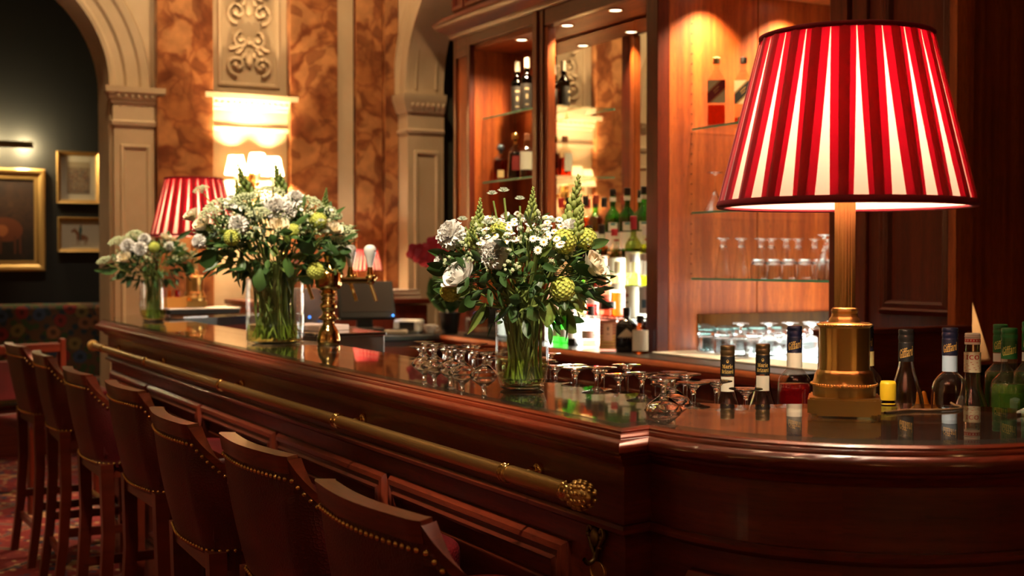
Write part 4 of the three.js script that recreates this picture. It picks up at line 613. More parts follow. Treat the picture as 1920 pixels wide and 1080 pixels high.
  put(3, 4.93, 'whisky_bottle', 'amber whisky bottle left of the green vermouth', { ...tall, h: 0.28, r: 0.038, liquid: [0.75, 0.22, 0.03], fill: 0.66, cap: { h: 0.04, m: flatMat([0.3, 0.05, 0.02]) }, labels: [{ y0: 0.1, y1: 0.4, len: 2.3, m: W1 }] });
  const far = [[5.022, 'clear', [0.8, 0.3, 0.05], [0.02, 0.02, 0.02], 'brown spirit bottle showing above the bouquet'], [5.097, 'clear', [0.9, 0.9, 0.8], [0.03, 0.03, 0.03], 'pale bottle with black cap above the bouquet'], [5.174, 'green', null, [0.02, 0.02, 0.02], 'green bottle with black cap above the bouquet'], [5.243, 'clear', [0.7, 0.5, 0.2], [0.5, 0.03, 0.03], 'bottle with red cap above the bouquet'], [5.329, 'olive', null, [0.5, 0.04, 0.04], 'red capped bottle beside the left cabinet post']];
  for (const [u, gl, lq, cc, lab] of far) put(3, u, 'spirit_bottle', lab, { ...tall, h: 0.28, r: 0.033, glass: gl, ...(lq ? { liquid: lq, fill: 0.65 } : {}), cap: { h: 0.045, color: cc }, labels: [{ y0: 0.1, y1: 0.45, len: 2.3, m: W1 }] });
  // left bay
  const sg = 'bottles on the left bay shelves', sp = (name, label, at, s) => makeBottle(name, label, 'bottle', at, s, sg);
  const dk = { h: 0.262, r: 0.033, neck: 0.0125, glass: 'dark', shoulder: 0.58, neckStart: 0.72, cap: { h: 0.05, m: flatMat([0.25, 0.22, 0.18], 0.3) }, labels: [{ y0: 0.06, y1: 0.52, len: 2.4, m: print('dkl', '#171310', [['#8a7c60', 46, 22, 34, 10], ['#8a7c60', 54, 54, 18, 24], ['#8a7c60', 48, 104, 30, 6]]) }] };
  sp('port_bottle', 'dark bottle on the upper left shelf, left of the two', [3.075, 2.083, 5.622], dk); sp('port_bottle', 'dark bottle on the upper left shelf, beside the post', [3.075, 2.083, 5.522], { ...dk, h: 0.268 });
  const dec = [[0, 0.004], [0.9, 0], [1, 0.03], [0.98, 0.3], [0.86, 0.58], [0.62, 0.66], [0.34, 0.7], [0.32, 0.8]];
  sp('cognac_decanter', 'round cognac decanter with silver blue stopper on the lower left shelf', [3.07, 1.756, 5.79], { h: 0.19, r: 0.045, neck: 0.016, prof: dec, liquid: [0.8, 0.3, 0.08], fill: 0.6, cap: { h: 0.045, r: 0.016, knob: true, m: std({ color: C(0.3, 0.42, 0.6), metalness: 0.9, roughness: 0.15 }) }, labels: [{ y0: 0.1, y1: 0.3, len: 0.7, m: paper([0.6, 0.42, 0.2]) }] });
  sp('cognac_decanter', 'tall cognac decanter with gold ball stopper on the lower left shelf', [3.07, 1.756, 5.63], { h: 0.235, r: 0.043, neck: 0.014, prof: [[0, 0.004], [0.94, 0], [1, 0.03], [0.9, 0.4], [0.72, 0.66], [0.36, 0.7], [0.32, 0.78]], liquid: [0.35, 0.08, 0.02], fill: 0.6, cap: { h: 0.055, r: 0.016, knob: true, m: M.brassShiny }, labels: [{ y0: 0.2, y1: 0.5, len: 0.9, m: flatMat([0.2, 0.02, 0.02]) }] });
  sp('cognac_decanter', 'white labelled bottle beside the post on the lower left shelf', [3.07, 1.756, 5.515], { h: 0.22, r: 0.036, neck: 0.014, liquid: [0.6, 0.12, 0.03], fill: 0.5, cap: { h: 0.03, m: flatMat([0.3, 0.1, 0.05]) }, labels: [{ y0: 0.2, y1: 0.6, len: 2.2, m: W1 }] });
  // whisky on the top right shelf
  const slant = (key, c, line) => printMat(key, 256, 128, (g, w, h) => { g.fillStyle = '#c8b48a'; g.fillRect(0, 0, w, h); g.save(); g.translate(128, 60); g.rotate(-0.35); g.fillStyle = c; g.fillRect(-200, -38, 400, 74); g.fillStyle = line; g.fillRect(-200, -34, 400, 4); g.fillRect(-200, 28, 400, 4); g.fillRect(-40, -14, 80, 5); g.fillRect(-30, 2, 60, 4); g.restore(); });
  const jw = { h: 0.272, r: 0.049, neck: 0.0135, square: true, prof: [[0, 0], [0.97, 0], [1, 0.02], [1, 0.3], [1, 0.58], [0.94, 0.66], [0.55, 0.76], [0.34, 0.82], [0.3, 0.88], [0.3, 0.95]], liquid: [0.72, 0.2, 0.02], cap: { h: 0.024, r: 0.0145, m: flatMat([0.45, 0.32, 0.14], 0.4) } };
  sp('whisky_bottle', 'square whisky bottle with slanted red label on the top right shelf', [3.125, 1.882, 4.075], { ...jw, fill: 0.3, labels: [{ y0: 0.33, y1: 0.66, w: 1, m: slant('slantRed', '#7a1a1c', '#d8a860') }] }).userData.group = 'whisky on the top right shelf';
  sp('whisky_bottle', 'square whisky bottle with slanted black label on the top right shelf', [3.255, 1.882, 4.07], { ...jw, h: 0.282, fill: 0.14, cap: { ...jw.cap, m: capBlack }, labels: [{ y0: 0.33, y1: 0.66, w: 1, m: slant('slantBlack', '#161412', '#c89a50') }, { y0: 0.07, y1: 0.15, w: 0.6, m: flatMat([0.12, 0.08, 0.03]) }] }).userData.group = 'whisky on the top right shelf';
  const jd = printMat('jd', 256, 256, (g, w, h) => { g.fillStyle = '#0c0c0c'; g.fillRect(0, 0, w, h); g.strokeStyle = '#d8d4cc'; g.lineWidth = 6; g.strokeRect(10, 10, w - 20, h - 20); g.lineWidth = 3; g.beginPath(); g.arc(128, 120, 46, 0, 7); g.stroke(); g.beginPath(); g.arc(128, 120, 26, 0, 7); g.stroke(); g.fillStyle = '#d8d4cc'; for (const [x, y, a] of [[50, 34, 156], [60, 56, 136], [50, 190, 156], [70, 212, 116]]) g.fillRect(x, y, a, 8); });
  sp('whiskey_bottle', 'square bottle with black and white label beside the lamp shade', [3.305, 1.882, 4.01], { ...jw, h: 0.275, r: 0.046, fill: 0.5, cap: { ...jw.cap, m: capBlack, h: 0.03 }, labels: [{ y0: 0.16, y1: 0.62, w: 1, m: jd }] }).userData.group = 'whisky on the top right shelf';
}

// =====================================================================
// GLASSES
// =====================================================================
{
  const G = M.glass;
  const shell = (pts, name, o, n = 28) => part(name, lathe(pts, n), G, o);
  // small coupe standing upside down: rim on the counter, foot disc on top
  const ordinal = ['first', 'second', 'third', 'fourth', 'fifth', 'sixth', 'seventh', 'eighth', 'ninth', 'tenth'];
  const coupe = thing('coupe_glass', 'upside-down short stemmed coupe on the bar ledge, leftmost of the group', 'glass', [1.30, TOP, 2.85], 0, 'coupes upside down on the ledge');
  shell([[0, 0.021], [0.006, 0.0205], [0.017, 0.0145], [0.0265, 0.008], [0.031, 0], [0.0325, 0], [0.028, 0.008], [0.018, 0.0165], [0.0075, 0.024], [0.005, 0.029], [0.005, 0.04], [0.0062, 0.0455], [0.014, 0.051], [0.0265, 0.0535], [0.026, 0.0545], [0, 0.0545]], 'glass_body', coupe, 36);
  const spots = [[1.292, 2.775, 'second'], [1.299, 2.70, 'third'], [1.268, 2.575, 'fourth'], [1.279, 2.49, 'fifth']];
  for (const [v, u, w] of spots) copy(coupe, [v, TOP, u], 0, `upside-down short stemmed coupe on the bar ledge, ${w} from the left`);
  copy(coupe, [1.245, TOP, 1.765], 0, 'upside-down coupe standing alone on the ledge left of the large lamp');
  copy(coupe, [1.325, TOP, 1.85], 0, 'upside-down coupe near the inner edge of the ledge by the large lamp');
  // taller glasses upside down on the work counter
  const tallG = thing('wine_glass', 'stemmed glass upside down beside the near vase, first of its row right of it', 'glass', [1.455, WC, 2.54], 0, 'stemmed glasses right of the near vase');
  shell([...smooth([[0, 0.102], [0.008, 0.099], [0.0246, 0.084], [0.0346, 0.06], [0.0346, 0.03], [0.0288, 0]], 20), ...smooth([[0.03, 0], [0.036, 0.03], [0.036, 0.06], [0.026, 0.0855], [0.0095, 0.102], [0.0048, 0.115]], 20), [0.0044, 0.16], [0.0062, 0.17], [0.014, 0.178], [0.0315, 0.1825], [0.031, 0.184], [0, 0.184]], 'glass_body', tallG, 28);
  const rowsOf = [
    [1.44, [2.455, 2.37, 2.285, 2.2, 2.115, 2.03, 1.945], 'nearest the ledge', 'right'], [1.52, [2.511, 2.386, 2.291, 2.19, 2.08, 1.98, 1.89], 'second from the ledge', 'right'],
    [1.44, [3.18, 3.1, 3.02, 2.94, 2.86, 2.78, 2.7, 2.62], 'nearest the ledge', 'left'], [1.52, [3.2, 3.12, 3.04, 2.96, 2.88, 2.8, 2.72, 2.64], 'second from the ledge', 'left'], [1.6, [3.16, 3.08, 3.0, 2.92, 2.84, 2.76], 'third from the ledge', 'left']];
  for (const [v, us, row, side] of rowsOf) us.forEach((u, i) => { const c = copy(tallG, [v, WC, u], 0, `upside-down glass ${side} of the near vase, row ${row}, ${ordinal[i]} from left`, `stemmed glasses ${side} of the near vase`); const k = 0.93 + 0.1 * hash2(i, v * 100 | 0, 4); c.scale.set(1, k, 1); });
  // right bay
  const S2 = 1.548, S3 = 1.284;
  const mart = thing('martini_glass', 'martini glass standing upside down on the middle right shelf', 'glass', [3.11, S2, 4.06], 0, 'martini glasses on the middle shelf');
  shell([[0, 0.072], [0.0445, 0], [0.046, 0], [0.0045, 0.077], [0.0036, 0.09], [0.0036, 0.14], [0.01, 0.147], [0.032, 0.15], [0.032, 0.152], [0, 0.152]], 'glass_body', mart);
  copy(mart, [3.2, S2, 4.05], 0, 'second martini glass upside down on the middle right shelf, at the lamp shade'); copy(mart, [3.3, S2, 4.05], 0, 'martini glass on the middle shelf, behind the lamp shade');
  const flute = thing('flute_glass', 'flute glass upside down on the lower right shelf, nearest the front', 'glass', [3.15, S3, 4.06], 0, 'flutes on the lower shelf');
  shell([...smooth([[0, 0.128], [0.008, 0.126], [0.0145, 0.118], [0.0245, 0.05], [0.0304, 0]], 16), ...smooth([[0.032, 0], [0.026, 0.05], [0.016, 0.12], [0.01, 0.14], [0.012, 0.148], [0.03, 0.157]], 24), [0.03, 0.159], [0, 0.16]], 'glass_body', flute);
  [3.24, 3.333, 3.393, 3.462, 3.533, 3.612, 3.69].forEach((v, i) => copy(flute, [v, S3, 4.06 - (i % 2) * 0.01], 0, `flute glass upside down along the side panel, ${ordinal[i + 1]} from the front`));
  const tum = thing('tumbler', 'upside-down tumbler on the lower right shelf, leftmost of its row', 'glass', [3.2, S3, 3.9], 0, 'tumblers on the lower shelf');
  shell([[0, 0.061], [0.02, 0.06], [0.03, 0.05], [0.0312, 0], ...smooth([[0.033, 0], [0.0345, 0.02], [0.034, 0.045], [0.03, 0.062], [0.025, 0.07], [0.024, 0.074]], 20), [0, 0.074]], 'glass_body', tum);
  [3.273, 3.348, 3.429, 3.506, 3.58].forEach((v, i) => copy(tum, [v, S3, 3.9], 0, `upside-down tumbler on the lower right shelf, ${ordinal[i + 1]} of its row`));
  const hur = thing('goblet', 'tall goblet upside down on the lower shelf beside the lamp column', 'glass', [3.42, S3, 3.78], 0, 'goblets by the lamp column');
  shell([[0, 0.108], [0.01, 0.1], [0.028, 0.05], [0.0345, 0], ...smooth([[0.036, 0], [0.03, 0.05], [0.012, 0.1], [0.005, 0.12], [0.0045, 0.15], [0.012, 0.162], [0.033, 0.166]], 26), [0.033, 0.168], [0, 0.168]], 'glass_body', hur); copy(hur, [3.5, S3, 3.72], 0, 'second tall goblet upside down, hidden by the lamp column');
  // cut tumblers on the light table
  const cut = thing('cut_tumbler', 'cut crystal tumbler upside down on the light table, nearest the front', 'glass', [3.06, BY + 0.0125, 4.05], 0, 'cut tumblers on the light table');
  { const g = lathe([[0, 0.062], [0.026, 0.062], [0.0315, 0.055], [0.0325, 0.002], [0.036, 0], [0.0375, 0.004], [0.0368, 0.02], [0.036, 0.05], [0.034, 0.07], [0.03, 0.078], [0, 0.078]], 48); const p = g.attributes.position; for (let i = 0; i < p.count; i++) { const a = Math.atan2(p.getZ(i), p.getX(i)), y = p.getY(i), k = 1 - (y > 0.005 && y < 0.054 && Math.hypot(p.getX(i), p.getZ(i)) > 0.034 ? 0.06 * (0.5 + 0.5 * Math.cos(a * 12)) : 0); p.setX(i, p.getX(i) * k); p.setZ(i, p.getZ(i) * k); } g.computeVertexNormals(); part('glass_body', g, G, cut); }
  for (const [u, vs] of [[4.05, [3.15, 3.24, 3.33, 3.42, 3.51, 3.6]], [3.94, [3.06, 3.15, 3.24, 3.33, 3.42, 3.51]], [3.83, [3.12, 3.21, 3.3, 3.39]]]) vs.forEach((v, i) => copy(cut, [v, BY + 0.0125, u], 0, `cut crystal tumbler on the light table, ${u > 4 ? 'row along the mirror' : u > 3.9 ? 'middle row' : 'row nearest the lamp'}, ${ordinal[i + (u > 4 ? 1 : 0)]} from the front`));
  const bal = thing('balloon_glass', 'balloon glass upside down on the light table beside the side mirror', 'glass', [3.0, BY + 0.0125, 3.76], 0, 'balloon glasses on the light table');
  shell([...smooth([[0, 0.084], [0.018, 0.0765], [0.0385, 0.055], [0.0405, 0.03], [0.0285, 0]], 16), ...smooth([[0.03, 0], [0.042, 0.03], [0.04, 0.055], [0.02, 0.078], [0.006, 0.088], [0.006, 0.11], [0.014, 0.118], [0.034, 0.122]], 24), [0.034, 0.124], [0, 0.124]], 'glass_body', bal);
  [[3.1, 3.72], [3.2, 3.72], [3.3, 3.72], [3.4, 3.7], [3.3, 3.6], [3.2, 3.6]].forEach(([v, u], i) => copy(bal, [v, BY + 0.0125, u], 0, `balloon glass upside down on the light table, ${ordinal[i + 1]} from the side mirror`));
}
// =====================================================================
// FLOWERS
// =====================================================================
const F = {
  white: std({ color: C(0.88, 0.85, 0.8), roughness: 0.9 }), creamRose: std({ color: C(0.88, 0.78, 0.58), roughness: 0.85 }), paleGreen: std({ color: C(0.52, 0.56, 0.1), roughness: 0.8 }), budGreen: std({ color: C(0.3, 0.36, 0.09), roughness: 0.7 }), stem: std({ color: C(0.19, 0.25, 0.05), roughness: 0.6 }),
  leaf: phys({ color: C(0.035, 0.085, 0.018), roughness: 0.45, transmission: 0.15, thickness: 0 }), leafMid: phys({ color: C(0.07, 0.15, 0.03), roughness: 0.5, transmission: 0.2, thickness: 0 }), leafLight: phys({ color: C(0.15, 0.22, 0.035), roughness: 0.5, transmission: 0.25, thickness: 0 }), greyLeaf: std({ color: C(0.12, 0.19, 0.13), roughness: 0.7 }), yellow: std({ color: C(0.7, 0.42, 0.02), roughness: 0.8 }), lace: std({ color: C(0.5, 0.55, 0.32), roughness: 0.8 }), scab: std({ color: C(0.45, 0.5, 0.38), roughness: 0.8 }), red: std({ color: C(0.35, 0.005, 0.015), roughness: 0.6 }),
};
function sheet(nu, nv, fn) { const pos = [], idx = []; for (let j = 0; j <= nv; j++) for (let i = 0; i <= nu; i++) pos.push(...fn(i / nu, j / nv)); for (let j = 0; j < nv; j++) for (let i = 0; i < nu; i++) { const a = j * (nu + 1) + i; idx.push(a, a + 1, a + nu + 1, a + 1, a + nu + 2, a + nu + 1); } const g = new THREE.BufferGeometry(); g.setAttribute('position', new THREE.Float32BufferAttribute(pos, 3)); g.setIndex(idx); g.computeVertexNormals(); g.setAttribute('uv', new THREE.Float32BufferAttribute(new Float32Array(pos.length / 3 * 2), 2)); return g; }
const aim = (g, d) => g.applyQuaternion(new THREE.Quaternion().setFromUnitVectors(V3(0, 1, 0), V3(...d).normalize()));
// unit blooms open towards +y, radius about 1
function carnationGeo(seed) {
  const r = rng(seed), gs = [];
  for (let l = 0; l < 6; l++) { const n = [5, 8, 10, 12, 13, 14][l], tilt = [0.08, 0.3, 0.58, 0.88, 1.2, 1.55][l], len = [0.9, 0.98, 1.04, 1.06, 1.02, 0.98][l];
    for (let k = 0; k < n; k++) { const a = 2 * PI * (k + r() * 0.7) / n, ph = r() * 6, w = 0.62 + 0.2 * r(), fr = 11 + 5 * r();
      gs.push(sheet(14, 6, (u, v) => { const s = u - 0.5, x = s * w * (0.2 + 1.15 * v), e = v * v, ruf = 0.13 * e * Math.sin(u * fr + ph) + 0.05 * e * Math.sin(u * fr * 2.3 + ph * 2); return [x, len * v * (1 - 0.1 * e + 0.05 * Math.sin(u * 19 + ph)), ruf - 0.55 * e * v * (l > 2 ? -0.35 : 0.12) + 0.1 * Math.cos(s * 3)]; }).rotateX(tilt + (r() - 0.5) * 0.22).rotateY(a).translate(0, -0.38, 0)); } }
  return join(gs);
}
function roseGeo(seed, open = 1) { const r = rng(seed), gs = []; const N = 20; for (let k = 0; k < N; k++) { const t = k / (N - 1), a = k * 2.4 + r() * 0.3, rad = 0.1 + 0.66 * t, h = lerp(1.15, 0.95, t), tilt = lerp(-0.1, 0.5 * open, t * t), w = lerp(1.4, 2.0, t); gs.push(sheet(7, 6, (u, v) => { const s = (u - 0.5) * w, cup = rad * (0.55 + 0.55 * Math.sin(Math.min(1, v * 1.05) * PI * 0.55)), curl = t > 0.5 ? 0.16 * v * v * v * (1 + 0.4 * Math.sin(u * 9)) : 0, q = cup + v * Math.tan(tilt) * 0.3 + curl, edge = 1 - 0.16 * Math.pow(Math.abs(u - 0.5) * 2, 3); return [q * Math.sin(s), v * h * edge - 0.45 - curl * 0.5, q * Math.cos(s)]; }).rotateY(a)); } return join(gs); }
function ballGeo(seed, n = 130) { const r = rng(seed), gs = []; for (let k = 0; k < n; k++) { const y = 1 - 2 * (k + 0.5) / n, a = k * 2.39996, q = Math.sqrt(1 - y * y), d = [q * Math.cos(a), y, q * Math.sin(a)], rr = 0.86 + 0.12 * r(); const f = []; for (let p = 0; p < 5; p++) f.push(sheet(1, 1, (u, v) => [(u - 0.5) * 0.13 * (0.4 + v), 0.02 + 0.05 * v * v, v * 0.15]).rotateY(2 * PI * p / 5)); const g = aim(join(f).rotateY(r() * 6), d).translate(d[0] * rr, d[1] * rr, d[2] * rr); gs.push(g); } gs.push(flat(new THREE.IcosahedronGeometry(0.84, 1))); return join(gs); }
const daisyPetals = (() => { const gs = []; for (let k = 0; k < 13; k++) gs.push(sheet(2, 3, (u, v) => [(u - 0.5) * 0.34 * Math.sin(0.5 + v * 2.2), 0.08 * v - 0.16 * v * v, 0.2 + 0.8 * v]).rotateY(2 * PI * k / 13)); return join(gs); })(), daisyEye = new THREE.SphereGeometry(0.3, 8, 5, 0, 2 * PI, 0, PI / 2).scale(1, 0.6, 1);
function umbelGeo(seed, n = 60) { const r = rng(seed), gs = []; for (let k = 0; k < n; k++) { const q = Math.sqrt((k + 0.5) / n), a = k * 2.39996, x = q * Math.cos(a), z = q * Math.sin(a), y = 0.42 * (1 - q * q) + (r() - 0.5) * 0.1; for (let m = 0; m < 3; m++) gs.push(new THREE.IcosahedronGeometry(0.055 + 0.03 * r(), 0).translate(x + (r() - 0.5) * 0.14, y + (r() - 0.5) * 0.08, z + (r() - 0.5) * 0.14)); if (k % 3 === 0) gs.push(flat(bar([0, -0.5, 0], [x, y, z], 0.012, 3))); } return mergeGeometries(gs.map(g => { const q = flat(g.clone()); q.deleteAttribute('uv'); return q; })); }
function spireGeo(seed) { const r = rng(seed), gs = []; for (let k = 0; k < 34; k++) { const t = k / 33, a = k * 2.39996, s = lerp(0.2, 0.05, Math.pow(t, 0.8)), q = lerp(0.16, 0.02, t); gs.push(new THREE.SphereGeometry(s * 0.6, 6, 5).scale(0.75, 1.25, 0.75).rotateX(0.5).translate(0, 0, q).rotateY(a).translate(0, t * 1.0, 0)); } gs.push(cyl(0.02, 0.04, 1.1, 0, 0.4, 0, 6)); return join(gs); }
function astrantiaGeo(seed) { const gs = []; for (let k = 0; k < 14; k++) gs.push(sheet(2, 3, (u, v) => [(u - 0.5) * 0.34 * Math.sin(0.4 + v * 2.5), 0.35 * v, v]).rotateY(2 * PI * k / 14)); const r = rng(seed); for (let k = 0; k < 46; k++) { const q = 0.62 * Math.sqrt(r()), a = r() * 6.3; gs.push(bar([0, 0.05, 0], [q * Math.cos(a), 0.5 + 0.2 * (1 - q), q * Math.sin(a)], 0.02, 3)); gs.push(new THREE.IcosahedronGeometry(0.06, 0).translate(q * Math.cos(a), 0.52 + 0.2 * (1 - q), q * Math.sin(a))); } return mergeGeometries(gs.map(g => { const q = flat(g.clone()); q.deleteAttribute('uv'); return q; })); }
// leaf along +y, unit long
const leafGeo = (w, curl, fold) => sheet(4, 7, (u, v) => { const s = (u - 0.5) * 2, ww = w * Math.pow(Math.sin(PI * Math.min(1, v * 0.96 + 0.03)), 0.75) * (v < 0.3 ? 1 : 1 - 0.35 * (v - 0.3)); return [s * ww * 0.5, v - curl * v * v * 0.25, Math.abs(s) * fold * ww + curl * v * v * 0.45]; });
const LG = [leafGeo(0.42, 0.5, 0.2), leafGeo(0.6, 0.8, 0.15), leafGeo(0.28, 0.3, 0.25), leafGeo(0.8, 0.6, 0.1), leafGeo(0.12, 0.7, 0.2)];
const geo = {}; const cached = (k, f) => geo[k] ??= f();

function bouquet(label, at, blooms, opt) {
  const o = thing('flower_bouquet', label, 'bouquet', at, faceCam(at[0], at[2])); const r = rng(opt.seed);
  const neck = opt.neck, cy = opt.cy;      // stems pass the vase mouth at this height; centre of the foliage
  const place = (m, x, y, z, s, d) => { m.position.set(x, y, z); m.scale.setScalar(s); if (d) m.quaternion.setFromUnitVectors(V3(0, 1, 0), V3(...d).normalize()); return m; };
  const out = (x, y, z) => { const l = Math.hypot(x, y - cy * 0.7, z) || 1; return [x / l, (y - cy * 0.7) / l, z / l]; };
  const stemTo = [];
  for (const [kind, x, y, z, s, seed = 1, dir] of blooms) {
    let d = dir ?? out(x, y, z + 0.03); let m;
    if (kind === 'carnation') { m = part('carnation', cached('c' + seed % 4, () => carnationGeo(seed % 4 + 5)), F.white, o); place(m, x, y, z, s, [d[0], d[1] * 0.6, Math.abs(d[2]) + 0.5]); part('calyx', cached('calyx', () => cyl(0.16, 0.1, 0.5, 0, -0.5, 0, 10)), F.budGreen, m); }
    else if (kind === 'rose' || kind === 'openrose') { m = part('rose', cached(kind + seed % 3, () => roseGeo(seed % 3 + 11, kind === 'rose' ? 0.6 : 1.6)), seed % 2 ? F.creamRose : F.white, o); place(m, x, y, z, s, dir ?? [d[0] * 0.8, d[1] + 0.3, d[2] * 0.6 + 0.35]); }
    else if (kind === 'snowball') { m = part('snowball_flower', cached('b' + seed % 2, () => ballGeo(seed % 2 + 3)), F.paleGreen, o); place(m, x, y, z, s, [r() - 0.5, 1, r() - 0.5]); }
    else if (kind === 'spire') { m = part('flower_spire', cached('s' + seed % 3, () => spireGeo(seed % 3)), seed % 2 ? F.budGreen : F.leafLight, o); place(m, x, y, z, s, dir ?? [0.05, 1, 0.05]); }
    else if (kind === 'astrantia') { m = part('astrantia_flower', cached('a', () => astrantiaGeo(3)), F.scab, o); place(m, x, y, z, s, dir ?? [0, 1, 0.35]); }
    else if (kind === 'umbel') { m = part('lace_flower', cached('u' + seed % 3, () => umbelGeo(seed % 3 + 21)), F.lace, o); place(m, x, y, z, s, dir ?? [d[0] * 0.5, 1, 0.35]); }
    else if (kind === 'daisy') { m = part('daisy', daisyPetals, F.white, o); place(m, x, y, z, s, dir ?? [(r() - 0.5) * 1.1, 0.9, 0.3 + r() * 0.9]); const e = part('daisy_eye', daisyEye, F.yellow, m); }
    else if (kind === 'leaf') { m = part('leaf', LG[seed % LG.length], [F.leaf, F.leafMid, F.leafLight][Math.floor(seed / 10) % 3], o); place(m, x, y, z, s, d); continue; }
    stemTo.push([x, y, z, kind]);
  }
  // stems through the vase mouth down into the water
  stemTo.forEach(([x, y, z, kind], i) => { if (kind === 'daisy' && i % 4) return; const a = r() * 6.28, q = opt.mouth * 0.72 * Math.sqrt(r()), b = a + (r() - 0.5) * 4.4, q2 = opt.foot * (0.3 + 0.6 * r()); part('stem', tube([[x * 0.96, y - 0.012, z * 0.96], [x * 0.5, lerp(neck, y, 0.4), z * 0.5], [q * Math.cos(a), neck, q * Math.sin(a)], [(q * Math.cos(a) + q2 * Math.cos(b)) / 2, neck * 0.5, (q * Math.sin(a) + q2 * Math.sin(b)) / 2], [q2 * Math.cos(b), 0.012 + r() * 0.01, q2 * Math.sin(b)]], 0.0018 + 0.0012 * r(), 6, 18), F.stem, o); });
  for (let i = 0; i < opt.extraStems; i++) { const a = r() * 6.28, q = opt.mouth * 0.85 * Math.sqrt(r()), b = a + (r() - 0.5) * 4.4, q2 = opt.foot * (0.3 + 0.65 * r()); part('stem', tube([[q * 1.6 * Math.cos(a), neck + 0.05, q * 1.6 * Math.sin(a)], [q * Math.cos(a), neck, q * Math.sin(a)], [(q * Math.cos(a) + q2 * Math.cos(b)) / 2, neck * 0.55, (q * Math.sin(a) + q2 * Math.sin(b)) / 2], [q2 * Math.cos(b), 0.01 + 0.012 * r(), q2 * Math.sin(b)]], 0.0018 + 0.0018 * r(), 6, 14), [F.stem, F.leafLight, F.stem][i % 3], o); }
  // foliage filling the dome
  const [rx, ry, rz] = opt.dome; let made = 0;
  while (made < opt.leaves) { const u = r() * 2 - 1, a = r() * 6.2832, q = Math.sqrt(1 - u * u), k = 0.45 + 0.5 * Math.pow(r(), 0.6); const x = rx * q * Math.cos(a) * k, y = cy + ry * u * k, z = rz * q * Math.sin(a) * k; if (y < neck - 0.03 || (y < neck + 0.02 && Math.hypot(x, z) < opt.mouth * 1.1)) continue; const d = [x / rx + (r() - 0.5) * 1.2, (y - cy) / ry * 0.6 - 0.15 + (r() - 0.5), z / rz + (r() - 0.5) * 1.2]; const m = part('leaf', LG[made % 4 === 3 ? 2 : made % 3], made % 5 === 0 ? F.leafMid : made % 11 === 0 ? F.leafLight : F.leaf, o); place(m, x, y, z, opt.leaf * (0.6 + 0.7 * r()), d); m.rotateY(r() * 6); made++; }
  // fine sprigs
  const sp = [], bl = []; for (let i = 0; i < opt.sprigs; i++) { const u = -0.2 + 1.15 * r(), a = r() * 6.2832, q = Math.sqrt(Math.max(0, 1 - u * u)), k = 0.75 + 0.33 * r(); const e = [rx * q * Math.cos(a) * k, cy + ry * Math.min(1, u) * k, rz * q * Math.sin(a) * k], b = [e[0] * 0.55, lerp(cy, e[1], 0.45), e[2] * 0.55]; sp.push(flat(bar(b, e, 0.0009, 3))); for (let m = 0; m < 7; m++) { const t = 0.35 + 0.65 * m / 6, g = LG[4].clone().scale(opt.leaf * 0.5, opt.leaf * 0.5, opt.leaf * 0.5); aim(g.rotateY(r() * 6), [e[0] - b[0] + (r() - 0.5) * 0.12, e[1] - b[1] + (r() - 0.5) * 0.12, e[2] - b[2] + (r() - 0.5) * 0.12]); sp.push(flat(g.translate(lerp(b[0], e[0], t), lerp(b[1], e[1], t), lerp(b[2], e[2], t)))); } if (u > 0.1) for (let m = 0; m < 4; m++) bl.push(new THREE.IcosahedronGeometry(0.0028 + 0.002 * r(), 0).translate(e[0] + (r() - 0.5) * 0.018, e[1] + (r() - 0.3) * 0.018, e[2] + (r() - 0.5) * 0.018)); }
  part('fine_foliage', sp, F.leafMid, o, 'stuff'); if (bl.length) part('tiny_blossoms', bl, F.lace, o, 'stuff');
  return o;
}
function vase(label, at, r, h, waterH, round) {
  const o = thing('glass_vase', label, 'vase', at, 0);
  const pr = round ? smooth([[0, 0.004], [r * 0.5, 0.002], [r * 0.72, 0.004], [r * 0.9, 0.02], [r, 0.045], [r * 1.0, h * 0.5], [r * 0.985, h]], 40) : [[0, 0.0005], [r * 0.96, 0.0005], [r, 0.006], [r * 1.01, h * 0.5], [r, h]];
  const w = 0.0028, inn = pr.filter(p => p[1] > 0.004 || p[0] < 0.01).map(p => [Math.max(0, p[0] - w), p[1] + (p[1] < 0.02 ? 0.006 : 0)]);
  part('glass_wall', lathe([...pr, ...inn.reverse()], 56), M.vaseGlass, o);
  part('glass_base', lathe(smooth([[0, 0.001], [r * 0.7, 0.001], [r * 0.84, 0.006], [r * 0.8, 0.0075], [0, 0.0078]], 20), 48), M.glass, o); part('rim', new THREE.TorusGeometry(pr[pr.length - 1][0] - w / 2, w * 0.55, 8, 64).rotateX(PI / 2).translate(0, h, 0), M.glass, o);
  const wp = [[0, 0.0085]]; for (let i = 0; i <= 12; i++) { const y = lerp(0.0085, waterH, i / 12); let q = r; for (let k = 1; k < pr.length; k++) if (pr[k][1] >= y - 0.004) { q = pr[k][0]; break; } wp.push([q - w - 0.0006, y]); } wp.push([0, waterH]); part('water', lathe(wp, 48), M.water, o);
  return o;
}
